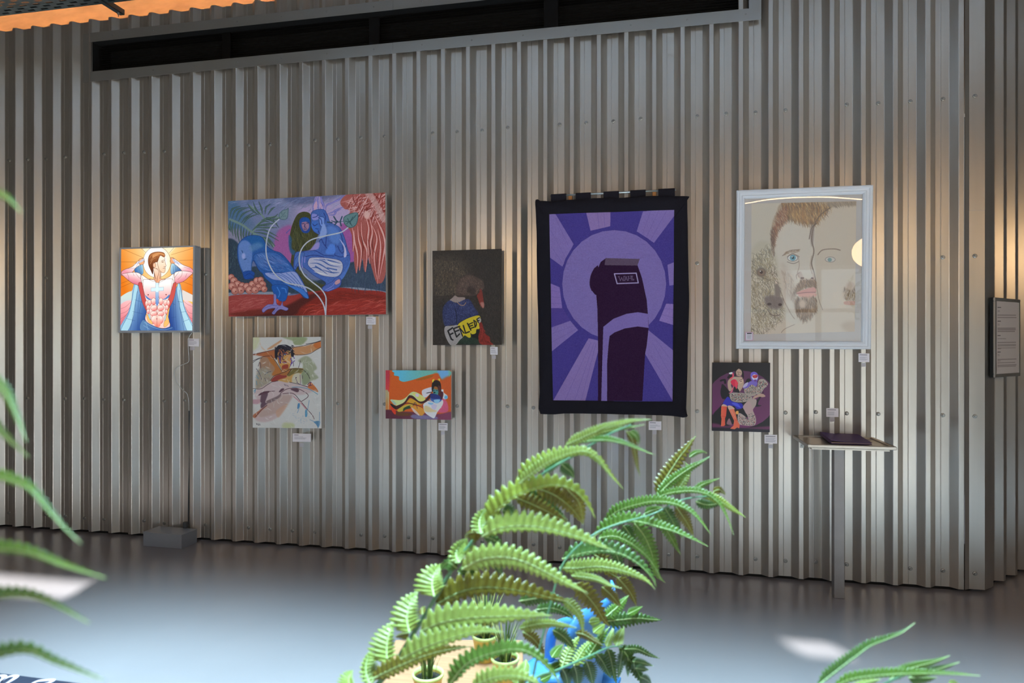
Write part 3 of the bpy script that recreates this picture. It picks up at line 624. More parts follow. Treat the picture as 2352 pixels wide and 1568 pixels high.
    s.poly('850,350 900,325 955,350 965,440 940,495 880,490 845,420', (30, 66, 140)); s.poly('868,390 905,372 945,392 948,440 915,475 880,455', (150, 112, 140), soft=3); s.lines('872,398 895,394|920,392 945,388|905,400 900,432 915,436|892,456 925,454', (24, 38, 84), 7); s.poly('890,340 940,335 960,380 930,370 890,378 870,372', (22, 76, 150))
    # antlers and horned blue figure
    s.poly('980,260 1000,190 1015,110 1060,100 1095,130 1110,200 1130,260', (168, 150, 190), a=.8); 
    ant = '990,270 1000,200 1030,100|1060,260 1040,180 1050,100|1060,260 1090,190 1075,100|1110,270 1110,200 1090,150 1085,100|1130,260 1140,200 1200,170 1280,140|1150,190 1220,160 1280,130 1330,90|1150,290 1210,270 1260,240 1325,215|1160,300 1220,300 1250,260 1300,240'
    s.lines(ant, (84, 84, 160), 20, taper=True); s.lines(ant, (140, 134, 190), 9, taper=True); s.poly('1000,200 1030,150 1040,210 1010,250', (186, 150, 176)); s.poly('1070,170 1090,200 1080,240', (186, 150, 176))
    s.poly('980,270 1100,240 1150,300 1180,380 1240,410 1290,450 1340,560 1370,680 1395,740 1390,840 1330,960 1260,1010 1150,1130 1090,1100 1130,1040 1000,960 900,880 830,860 800,900 780,860 800,720 870,700 1010,680 1060,590 1090,540 1000,480 975,400', (64, 96, 166), edge=(34, 52, 120), ew=4, tex=7)
    s.poly('985,290 1040,300 1060,340 1010,360 980,340', (130, 130, 190)); s.poly('980,380 1030,370 1060,420 1060,470 1010,480 975,430', (60, 104, 180)); s.poly('1060,330 1110,330 1120,380 1100,430 1070,410', (110, 140, 200), edge=(36, 60, 130), ew=5)
    s.lines('990,330 1030,320 1045,300|1050,330 1080,350 1090,400|990,400 1010,420 1040,400|1020,450 1050,455|1050,470 1060,500 1100,520|1080,540 1100,600 1150,670 1165,660|1060,590 1080,560|1130,420 1140,500 1130,640|1190,440 1180,540 1230,600|1210,560 1240,620 1230,740|1260,640 1310,720 1350,640|1230,740 1300,760 1380,740|870,700 1010,690 1110,740 1220,750|900,760 1000,740 1110,760|1280,480 1310,560 1320,680|1110,280 1130,330 1120,370', (30, 48, 120), 7)
    s.poly('1080,460 1110,390 1145,470 1130,530 1060,560', (128, 150, 200), soft=3); s.poly('1150,430 1240,440 1290,520 1270,620 1200,600 1160,520', (82, 118, 184), soft=8); s.poly('1280,560 1340,640 1360,740 1330,760 1330,660', (180, 176, 208), soft=2); s.poly('1010,620 1060,600 1050,670 960,690 900,700 960,680', (140, 130, 186), soft=3); s.poly('1180,620 1235,640 1230,720 1130,720', (76, 120, 196), soft=6)
    s.poly('940,800 980,765 1150,770 1290,800 1320,870 1290,950 1220,980 1080,960 990,900 940,850', (172, 172, 192), edge=(40, 60, 130), ew=5)
    s.lines('960,830 1040,830 1120,870 1220,940|1000,790 1090,800 1180,850 1290,870|970,880 1050,880 1150,950|1060,780 1180,800 1290,830|1100,900 1200,930 1280,930|1150,880 1250,900|1020,860 1080,900', (50, 80, 150), 14, taper=True, a=.85); s.lines('1120,780 1200,830 1310,840|1000,920 1080,940 1160,960', (206, 204, 214), 10, taper=True)
    s.poly('1220,980 1290,970 1370,860 1395,790 1390,860 1330,980 1290,1010', (74, 110, 180)); s.poly('790,800 850,720 900,720 870,800 860,900 840,890 830,820 800,870', (70, 104, 170), edge=(34, 52, 120), ew=4); s.lines('880,760 870,840 880,880|905,760 900,820', (140, 130, 190), 8)
    s.poly('1110,1080 1200,1030 1240,990 1290,990 1300,1040 1270,1090 1160,1135 1100,1120', (72, 96, 168), edge=(40, 56, 130), ew=4); s.poly('1230,1030 1280,1000 1290,1040 1240,1065', (186, 140, 150), edge=(56, 66, 140), ew=4); s.lines('1130,1120 1200,1080 1230,1040|1150,1130 1220,1100', (130, 130, 190), 6)
    s.lines('700,500 740,460', (70, 84, 160), 8)
    # eagle
    EB = (22, 58, 120)
    s.poly('370,525 440,550 490,640 560,690 640,720 720,800 790,900 870,1010 945,1190 920,1210 880,1190 800,1090 720,1060 720,1130 690,1235 620,1230 560,1140 545,1060 470,990 440,940 400,900 340,800 320,900 340,960 340,990 250,1000 225,940 180,820 168,720 180,620 260,540', (34, 84, 156), edge=EB, ew=6, tex=6)
    s.poly('180,640 230,580 300,600 330,700 320,830 310,930 240,930 190,820', (92, 124, 184), soft=6); s.poly('270,545 370,530 440,570 470,660 400,640 300,600', (28, 88, 150), soft=7); s.poly('300,640 400,600 450,640 380,680 320,700', (92, 130, 170), a=.7, soft=12)
    s.poly('230,930 300,910 350,930 350,960 320,990 250,1000', (24, 72, 150), edge=EB, ew=4); s.lines('225,740 240,785 262,780|215,690 250,760|260,960 300,940 330,960 350,965', EB, 7); s.ell(235, 750, 20, 34, (150, 160, 204), soft=5)
    s.poly('340,760 380,720 480,705 600,720 700,800 780,910 640,930 540,920 440,900 370,830', (44, 92, 162), edge=EB, ew=4, tex=8); s.poly('380,740 500,720 640,770 720,860 560,840 440,880 380,820', (78, 112, 172), a=.7, soft=12)
    s.hatch('380,740 640,740 760,900 460,900', [(110, 138, 190), (28, 66, 140), (84, 100, 160)], 80, 30, 90, 8, a=.45, seed=8)
    s.poly('470,935 640,935 790,920 860,1010 930,1140 860,1120 760,1060 640,1020 540,1000', (136, 150, 196), edge=(50, 76, 150), ew=4); s.lines('520,940 620,970 700,1040|580,940 680,980 780,1070|640,940 740,1000 850,1110|700,935 790,1010 900,1150|750,930 830,1020 920,1160', (74, 102, 172), 7)
    s.poly('650,1030 760,1070 880,1110 944,1195 920,1210 830,1140 720,1075', (56, 110, 186), edge=EB, ew=4)
    s.poly('550,1070 700,1070 722,1130 690,1235 615,1230 560,1150', (24, 82, 158), edge=EB, ew=4); s.lines('600,1090 630,1150 615,1200|650,1100 690,1110 700,1150', (62, 124, 192), 10)
    s.poly('565,1170 590,1180 595,1270 640,1290 660,1240 665,1290 720,1320 700,1345 640,1330 600,1350 570,1385 545,1370 580,1320 500,1330 450,1365 440,1330 500,1280 560,1270', (126, 118, 172), edge=(64, 76, 146), ew=4); s.lines('460,1320 540,1290 600,1290|560,1370 610,1310', (84, 90, 160), 6); s.poly('592,1220 615,1225 612,1260 597,1255', (190, 70, 50))
    # pale stems
    for l in ('620,350 530,440 490,560 480,700 510,830 580,950 700,1040 850,1070 960,1110 1050,1190 1110,1290 1130,1395', '1385,430 1300,490 1150,525 980,570 890,640 845,740 850,860 900,960 980,1030 1080,1110 1130,1190 1135,1280 1130,1395'):
        s.line(l, (150, 158, 176), 15); s.line(l, (182, 184, 192), 7)
    s.poly('1330,330 1400,290 1480,285 1465,400 1400,440 1340,400', (92, 124, 128), edge=(52, 86, 92), ew=7); s.lines('1345,370 1400,370 1465,300|1370,340 1400,400|1430,320 1400,380 1420,420|1360,400 1390,370', (44, 76, 82), 7)
    s.lines('1190,360 1240,380 1330,370|1220,320 1250,370|1310,320 1290,370|1230,410 1260,370|1300,420 1290,380|1150,380 1200,385', (44, 70, 92), 14, taper=True)
    s.grain(3, 1); return s
# ------------------------------------------------------------------ picture 3: reclining sketch
def art_recline():
    s = Art([(118, 82), (992, 75), (1000, 1252), (115, 1242)], 520, 700, (205, 203, 200))
    s.poly('110,70 200,80 180,200 110,240', (200, 200, 165), soft=14); s.poly('500,75 800,80 780,150 720,180 640,130', (158, 166, 132), soft=6); s.poly('640,90 790,90 770,150 720,175 650,170', (150, 160, 122), soft=3)
    s.poly('790,320 860,350 940,470 900,520 960,600 860,640 760,700 740,560 760,430 700,380', (160, 164, 138), soft=7); s.poly('740,500 830,520 850,640 770,680', (140, 148, 118), soft=7); s.poly('520,1180 640,1190 640,1240 500,1240', (190, 194, 152), soft=10)
    s.poly('230,330 340,300 420,400 470,500 460,560 330,590 240,540 200,440', (164, 128, 104), soft=7); s.poly('200,480 350,500 360,620 250,720 160,740 160,600', (160, 148, 130), soft=12)
    s.poly('300,320 370,330 420,430 490,520 440,570 360,560 400,480 340,400', (178, 112, 58), soft=4)
    s.poly('110,300 400,240 420,290 250,320 160,310', (170, 98, 70), soft=3); s.poly('230,290 400,260 420,330 380,350 260,330', (176, 104, 64), soft=4)
    s.poly('610,215 800,190 990,130 1000,200 900,260 780,300 640,305', (196, 140, 96), soft=4); s.poly('900,170 1000,130 1000,200 930,220', (196, 110, 56), soft=5); s.poly('220,190 330,260 480,120 470,150 340,260 240,230 210,150', (208, 168, 132), a=.8, soft=5)
    s.poly('300,230 360,225 480,130 470,120', (196, 130, 80), a=.7, soft=3)
    # pink cloth and body
    s.poly('130,800 260,700 440,640 560,650 760,700 900,760 820,800 740,820 640,830 560,940 430,1110 260,1170 140,1120 230,960', (196, 172, 172), a=.85, soft=8); s.poly('110,880 230,880 230,930 110,930', (190, 150, 158), soft=5); s.poly('260,960 500,820 620,840 540,960 400,1060 200,1100', (186, 160, 152), soft=8)
    s.poly('225,820 310,800 280,920 400,870 470,820 440,860 330,910 240,985 215,960', (104, 80, 92), soft=4); s.poly('290,900 420,840 480,800 460,850 340,920', (130, 108, 110), soft=4)
    s.poly('450,780 490,735 520,745 480,780', (96, 66, 78), soft=2); s.poly('600,745 680,735 710,760 690,785 640,770', (98, 68, 80), soft=3); s.poly('240,780 330,770 300,800 190,825', (100, 70, 82), soft=2)
    s.poly('120,1080 240,990 300,960 230,1020 150,1115', (178, 112, 84), soft=3); s.poly('420,1020 570,930 500,1050 440,1110', (200, 156, 128), a=.7, soft=6)
    # torso
    s.poly('350,640 380,600 480,550 540,530 600,480 760,480 740,540 660,640 560,660 460,640', (196, 152, 90), soft=3); s.poly('350,640 400,580 520,545 550,590 460,620 400,650', (148, 62, 56), soft=3); s.poly('550,550 620,480 760,485 740,530 640,550 580,580', (118, 104, 60), soft=3); s.poly('640,560 720,540 740,640 690,680 620,650', (196, 188, 166), soft=5)
    # head
    s.poly('430,290 480,240 580,240 610,320 605,430 560,500 520,525 480,480 440,390', (200, 150, 82), edge=(70, 44, 50), ew=4); s.poly('450,230 540,250 560,290 500,300 450,290', (160, 92, 66), soft=4); s.poly('440,300 490,300 480,410 455,400', (156, 104, 84), soft=4); s.poly('500,440 570,430 560,500 520,520 490,480', (158, 66, 52), soft=3); s.poly('540,300 600,300 600,400 550,420', (204, 150, 92), soft=4); s.poly('480,500 600,480 560,560 470,560', (170, 110, 60), soft=4)
    H = (34, 32, 44)
    s.poly('400,330 400,240 430,190 500,175 560,180 620,220 640,280 640,330 610,320 605,260 560,250 530,270 500,225 450,240 435,300 420,370', H, soft=1); s.hatch('400,190 640,190 650,330 590,300 420,330', [(30, 28, 40), (50, 48, 62)], 70, 60, 50, 10, a=.9, jit=60)
    s.lines('440,330 470,322 490,330|510,300 540,290 570,300|505,310 500,360 520,370|500,400 530,390 550,405|470,330 465,400', (54, 36, 84), 9); s.poly('495,395 530,385 545,400 520,418', (120, 44, 60)); s.ell(528, 300, 13, 8, (90, 110, 150)); s.ell(458, 335, 12, 8, (70, 80, 120)); s.line('462,350 472,410', (70, 40, 120), 12)
    s.lines('600,350 625,400 605,430|640,330 650,350|655,380 640,390|615,400 600,440', (96, 70, 160), 10)
    L = (44, 34, 44)
    s.lines('118,298 260,270 400,235|118,380 240,330 340,320|118,400 180,360 230,350|610,215 780,185 990,130|640,300 760,305 860,285 930,240 995,205|800,165 900,150 990,122|340,635 390,575 470,545 540,520 610,485 760,485|560,560 610,490|770,500 820,550 850,610|350,310 430,420 490,520|118,735 220,740 300,690 370,650 440,640|580,655 700,680 800,710 850,730|640,390 640,450|730,380 705,470', L, 6, a=.85)
    s.lines('190,825 260,785 400,768|470,800 540,750 610,735 700,740 830,825 740,905|500,805 630,800 720,890 820,1010|150,1100 240,1000 300,950|820,1010 880,1080 905,1130', (84, 52, 62), 7); s.line('640,840 720,910 800,1000', (190, 130, 140), 14, a=.7)
    s.lines('520,680 530,700|540,685 545,705|560,695 570,712|185,450 205,400 220,470|160,480 200,540 230,620|270,560 300,530 350,520|270,600 280,640', (60, 48, 70), 6, a=.8)
    s.lines('620,720 720,720 850,750 950,810|160,640 170,690|130,770 150,750 140,790|160,570 190,610', (96, 148, 176), 9, a=.8)
    s.poly('695,935 720,930 715,975 690,1000', (84, 134, 176)); s.poly('790,1020 815,1010 815,1090 790,1100', (92, 150, 186)); s.poly('900,1165 980,1160 960,1240 930,1200', (96, 140, 176)); s.lines('975,1040 970,1180 955,1245|850,1140 920,1170|690,1050 720,960|840,890 820,1010', (110, 150, 182), 8, a=.8)
    s.poly('830,690 860,660 890,680 940,740 955,780 900,760 830,730', (200, 116, 66), soft=2); s.lines('820,690 850,655 870,660|830,705 880,690|860,655 855,690', (92, 40, 80), 8)
    s.ell(672, 596, 8, 7, (50, 40, 50)); s.lines('665,600 690,660|725,560 730,680|755,570 758,610|680,660 740,690 820,712', (84, 50, 90), 5)
    s.hatch('580,1040 800,1100 820,1190 740,1190', [(150, 170, 188)], 40, 8, 16, 4, a=.7); s.hatch('120,500 350,420 360,640 160,740', [(110, 150, 165), (120, 90, 100), (140, 132, 120)], 40, 70, 60, 5, a=.5, jit=50); s.hatch('120,90 980,90 980,1230 120,1230', [(218, 216, 212), (196, 192, 186)], 160, 20, 90, 14, a=.2, jit=70)
    s.lines('160,1185 170,1205 175,1190|190,1188 185,1210 205,1205|205,1190 210,1210', (60, 60, 70), 5, sm=False); return s
# ------------------------------------------------------------------ picture 4: orange pop print
def art_orange():
    s = Art([(137, 175), (1450, 180), (1448, 1168), (137, 1140)], 520, 390, (196, 86, 24))
    s.poly('130,165 215,165 205,600 130,620', ((170, 300), (178, 50, 66), (170, 600), (200, 60, 60)), soft=8); s.poly('130,600 200,620 195,980 130,990', ((160, 700), (170, 150, 110), (160, 900), (184, 120, 60)), soft=5); s.line('200,610 195,970', (206, 190, 150), 8)
    s.poly('350,170 1380,170 1375,360 1330,415 1280,400 1220,290 1180,235 1000,270 800,330 650,375 500,405 410,370 400,300 310,280 310,230', ((400, 300), (86, 172, 200), (900, 260), (104, 168, 158)), soft=2); s.poly('1170,170 1380,170 1375,380 1310,415 1240,330', (104, 158, 200), soft=10)
    s.poly('740,370 900,310 1080,270 1050,320 850,370', (160, 90, 20), soft=8); s.poly('1100,250 1180,250 1250,360 1440,330 1450,1000 1300,1000 1300,600 1200,400', (190, 82, 30), soft=20)
    s.poly('130,970 450,1000 700,1010 1180,1050 1450,1010 1450,1175 130,1150', ((200, 1120), (84, 34, 50), (1300, 1120), (120, 54, 80)), soft=8); s.poly('680,1060 1100,1090 1150,1150 700,1140', (112, 104, 140), soft=10); s.poly('340,1010 640,1040 620,1080 380,1080', (96, 58, 30), soft=10)
    s.poly('860,600 900,555 1060,510 1080,560 1030,640 940,720 880,690', (200, 196, 204), soft=3); s.poly('1220,580 1290,560 1300,620 1370,680 1370,740 1300,760 1270,720', (206, 204, 208), soft=3); s.ell(1345, 715, 34, 36, (90, 160, 196), soft=4)
    s.poly('1270,740 1370,820 1380,1000 1180,1010 1160,860', (196, 84, 116), soft=8); s.poly('1190,870 1240,860 1250,920 1220,930', (206, 190, 200), soft=4)
    s.poly('240,760 430,770 540,720 640,620 720,605 820,650 930,740 900,830 820,840 700,720 600,690 520,800 400,880 330,870 260,810', (190, 200, 140), soft=2); s.poly('680,640 760,640 930,760 850,820 760,720', (206, 196, 110), soft=5); s.poly('730,650 790,650 800,700 750,700', (206, 190, 206), soft=6); s.poly('240,760 300,790 350,860 300,860', (150, 176, 160), soft=4)
    s.poly('560,800 640,745 760,770 840,860 700,850 600,820', (196, 146, 40), soft=3); s.poly('380,960 500,880 620,850 700,880 640,920 560,920 480,990 390,1005', (186, 164, 60), soft=3); s.poly('500,930 620,880 640,930 540,960 490,1000', (40, 66, 40), soft=2); s.poly('620,890 800,900 900,960 920,1010 870,1080 790,1060 700,960', (208, 140, 50), soft=5); s.poly('650,920 720,960 810,1060 800,1080 700,1010', (206, 180, 170), soft=3)
    s.poly('900,840 1060,760 1260,760 1280,860 1180,1000 1150,1060 1110,1130 1060,1120 940,1040 900,960', (212, 204, 206), soft=3); s.poly('930,880 1100,960 1160,1000 930,1000', (212, 186, 140), soft=8); s.poly('990,820 1090,830 1070,870 1000,850', (130, 176, 220), soft=3); s.poly('1060,860 1160,870 1130,960 1060,940', (190, 184, 216), soft=6)
    s.poly('1040,700 1250,660 1260,770 1160,830 1050,780', (56, 84, 150), soft=4); s.poly('1100,770 1220,760 1200,820 1130,830', (130, 180, 210), soft=4)
    D = (62, 26, 30)
    s.poly('330,900 500,820 590,690 640,675 700,700 800,790 890,790 960,730 1040,640 1060,680 970,790 880,840 810,830 700,760 620,730 540,830 430,920 340,960', D, soft=1); s.lines('500,850 600,835 760,870 870,920', (40, 26, 28), 16, taper=True); s.poly('1230,600 1290,620 1280,720 1250,760 1190,700', (72, 24, 40), soft=2)
    s.poly('230,840 300,870 340,900 330,950 260,900', (34, 18, 24)); s.poly('240,890 290,930 340,1000 330,1060 290,1030 250,960', (214, 56, 30)); s.lines('250,850 330,890', (30, 16, 20), 12)
    s.poly('1060,580 1065,440 1120,380 1170,375 1230,420 1250,540 1240,650 1190,660 1180,560 1150,520 1110,530 1090,600', (30, 20, 18), soft=1); s.poly('1090,560 1140,500 1185,560 1190,640 1130,680 1090,650', (66, 130, 130), soft=3); s.poly('1110,500 1170,510 1180,560 1110,550', (150, 90, 40), soft=5); s.ell(1115, 620, 20, 13, (20, 40, 30)); s.lines('1095,580 1115,575|1145,575 1175,580', (20, 30, 30), 9); s.poly('1190,480 1240,520 1240,640 1200,660', (96, 36, 40), a=.7, soft=5)
    s.poly('1070,370 1110,350 1080,420', (220, 190, 60)); s.poly('1180,350 1225,345 1220,390', (226, 180, 60)); s.poly('1030,650 1090,640 1200,680 1240,740 1060,740', (34, 44, 110), soft=3); s.lines('940,770 1050,790|870,860 890,910|700,830 740,830 770,940|680,890 720,830', (60, 30, 60), 8); s.lines('960,630 1060,610', (30, 24, 30), 14, taper=True)
    s.grain(2, 1); return s
# ------------------------------------------------------------------ picture 5: dark canvas with knitted figure
def art_dark():
    s = Art([(77, 92), (992, 65), (992, 1345), (82, 1348)], 460, 640, (56, 48, 42))
    s.poly('90,200 420,180 560,350 500,640 300,700 90,700', (84, 72, 60), a=.8, soft=50); s.hatch('90,130 980,100 980,1330 90,1330', [(80, 68, 58), (38, 34, 32), (66, 58, 50), (46, 40, 36)], 2600, 86, 46, 5, a=.45, jit=14)
    s.hatch('95,210 420,240 520,400 560,690 120,690', [(118, 98, 78), (140, 118, 94), (96, 80, 66)], 620, 82, 30, 4, a=.5, jit=25, seed=3)
    s.poly('400,680 400,560 470,450 560,410 660,440 750,500 770,580 740,620 700,600 660,680 500,700', (88, 70, 62), soft=5); s.hatch('410,670 460,460 560,415 740,500 740,610 660,680', [(128, 100, 88), (70, 54, 48), (104, 84, 74)], 380, 60, 40, 5, a=.6, jit=30, seed=7); s.poly('540,640 570,560 640,600 640,680', (56, 46, 40), a=.7, soft=7)
    s.line('90,700 400,696 690,694', (44, 36, 32), 4); s.poly('670,690 700,650 715,600 740,630 755,720 768,830 750,858 715,820 690,750', (134, 54, 42), soft=2); s.poly('715,790 760,780 768,835 750,858', (178, 120, 110), soft=3)
    s.poly('310,755 345,720 380,688 420,710 510,715 505,755 440,785 370,780', (158, 138, 130), soft=1); 
    s.poly('310,755 400,790 520,740 580,750 640,850 690,940 560,990 440,1040 400,1090 330,1080 250,1100 215,1000 215,870 250,800', (52, 58, 98), soft=2, tex=14); s.hatch('240,800 560,760 660,930 420,1040 250,1080', [(76, 84, 130), (36, 40, 74), (90, 94, 140)], 420, 50, 26, 5, a=.5, seed=5); s.line('380,870 400,960 400,1060', (30, 34, 62), 14, a=.7)
    s.line('415,785 450,815 495,820 525,785', (176, 130, 90), 8); s.poly('400,1330 440,1260 520,1220 700,1250 740,1330', (42, 56, 42), soft=3, tex=10); s.poly('590,1230 650,1180 720,1100 700,1260 660,1260', (24, 22, 22), soft=3)
    s.poly('700,1040 740,1060 780,1190 840,1240 850,1300 885,1345 720,1335 690,1240 710,1150', (138, 42, 32), soft=2, tex=8); s.hatch('700,1060 760,1130 850,1330 720,1320', [(96, 28, 24), (170, 60, 44)], 70, 80, 50, 8, a=.4)
    s.poly('250,1105 330,1095 415,1085 430,1120 470,1150 480,1240 440,1280 385,1345 320,1345 270,1270 240,1180', (164, 156, 154), edge=(190, 184, 182), ew=3); s.poly('415,1100 440,1055 560,990 690,955 720,1000 700,1060 705,1130 665,1140 655,1190 610,1205 585,1190 590,1240 560,1250 510,1220 480,1240 470,1160 430,1130', (214, 184, 40)); s.poly('690,975 725,1005 720,1045 690,1050', (176, 172, 170))
    K = (26, 22, 24)
    s.lines('285,1160 330,1270 350,1280|285,1160 345,1120|310,1210 350,1190', K, 20, sm=False); s.lines('360,1130 440,1100|360,1130 400,1240|380,1170 430,1150|400,1240 440,1200', K, 18, sm=False)   # F E
    s.lines('440,1120 500,1190|440,1120 480,1230', K, 15, sm=False); s.lines('490,1090 520,1190 570,1170|545,1060 590,1150', K, 17, sm=False)   # A L
    s.lines('560,1075 580,1130 635,1110|560,1075 615,1050|570,1100 615,1085', K, 14, sm=False); s.lines('630,1020 650,1110|630,1020 660,1040 665,1080 650,1110|670,1005 690,1050|670,1005 705,985|680,1030 700,1020', K, 14, sm=False)
    s.grain(4, 1); return s
# ------------------------------------------------------------------ picture 6: the quilt front
def art_quilt():
    LI, DK = (116, 99, 152), (64, 54, 118)
    s = Art([(140, 195), (915, 168), (905, 1357), (163, 1348)], 620, 960, DK)
    LP = (124, 103, 158)
    for p, c in (('130,190 180,195 292,388 222,530 140,470', LI), ('370,185 520,178 520,272 397,302', (126, 104, 152)), ('722,178 920,160 920,200 790,380 683,306', LI), ('140,632 205,660 222,795 145,797', (120, 98, 155)), ('920,500 873,520 885,650 920,645', LI), ('865,762 920,765 920,897 822,868', LP), ('145,908 272,868 320,925 150,1060', LI), ('385,975 450,990 442,1060 365,1350 165,1350', (122, 102, 152)), ('755,925 910,1050 910,1360 735,1070', LI)):
        s.poly(p, c, sm=False)
    for p in ('200,520 160,620 140,640 140,470 215,525', '792,385 920,200 920,505 875,520'): pass
    s.poly('130,790 225,790 272,868 145,912', (72, 58, 122), sm=False)
    for l in ('180,220 260,400', '150,300 240,470', '150,400 225,510', '440,182 450,285', '480,182 485,275', '770,175 720,320', '820,172 745,340', '870,170 770,360', '150,680 215,690', '150,720 215,725', '150,760 220,760', '150,950 290,900', '155,1000 305,920', '300,1345 420,1000', '240,1345 400,1000', '340,1345 430,1010', '780,1000 905,1220', '770,1080 905,1290', '800,980 910,1130', '850,790 915,800', '840,830 915,850'):
        s.line(l, (96, 80, 140), 2, sm=False, a=.8)
    s.ell(545, 640, 338, 365, DK, soft=0); s.ell(543, 640, 322, 343, (112, 97, 150))
    rr = np.random.default_rng(2)
    for i in range(420):
        a = rr.uniform(0, 6.28); r = rr.uniform(0, .95) ** .6; x, y = 543 + 322 * r * math.cos(a), 640 + 343 * r * math.sin(a); d = rr.uniform(10, 26)
        s.line([(x - d, y + rr.normal() * 4), (x, y + rr.normal() * 5), (x + d, y + rr.normal() * 4)], (103, 89, 141) if i % 2 else (120, 104, 158), 2, a=.55)
    s.poly('490,478 702,482 688,522 715,600 745,740 758,900 745,1020 735,1070 718,1352 443,1352 443,980 440,800 432,702 402,680 391,640 400,580 428,533 445,536 460,500', (42, 23, 46), sm=False)
    s.poly('391,640 398,585 415,548 428,533 445,536 440,700 405,680', (42, 23, 46)); s.poly('490,475 702,482 687,524 484,520', (84, 68, 86), sm=False)
    B = (112, 95, 150)
    s.poly('476,905 540,855 620,825 690,815 752,825 757,912 690,903 610,915 545,940 515,962 508,1020 500,1120 500,1352 463,1352 470,1100', B, sm=False)
    s.poly('545,575 680,572 693,633 562,637', (42, 23, 46), sm=False, edge=(150, 136, 172), ew=7)
    T = (104, 88, 112)
    for l in ('572,593 582,620 590,598 599,620 606,592', '608,619 617,592 627,617|611,610 624,609', '632,592 633,617|648,590 650,616|632,604 649,603', '655,590 657,616|657,616 666,614', '568,593 577,593|602,592 610,591|604,619 613,619|623,618 630,617|628,592 637,592|644,590 652,590|651,590 660,590|664,608 666,615'): s.lines(l, T, 3.6, sm=False)
    s.grain(1.6, 1); return s
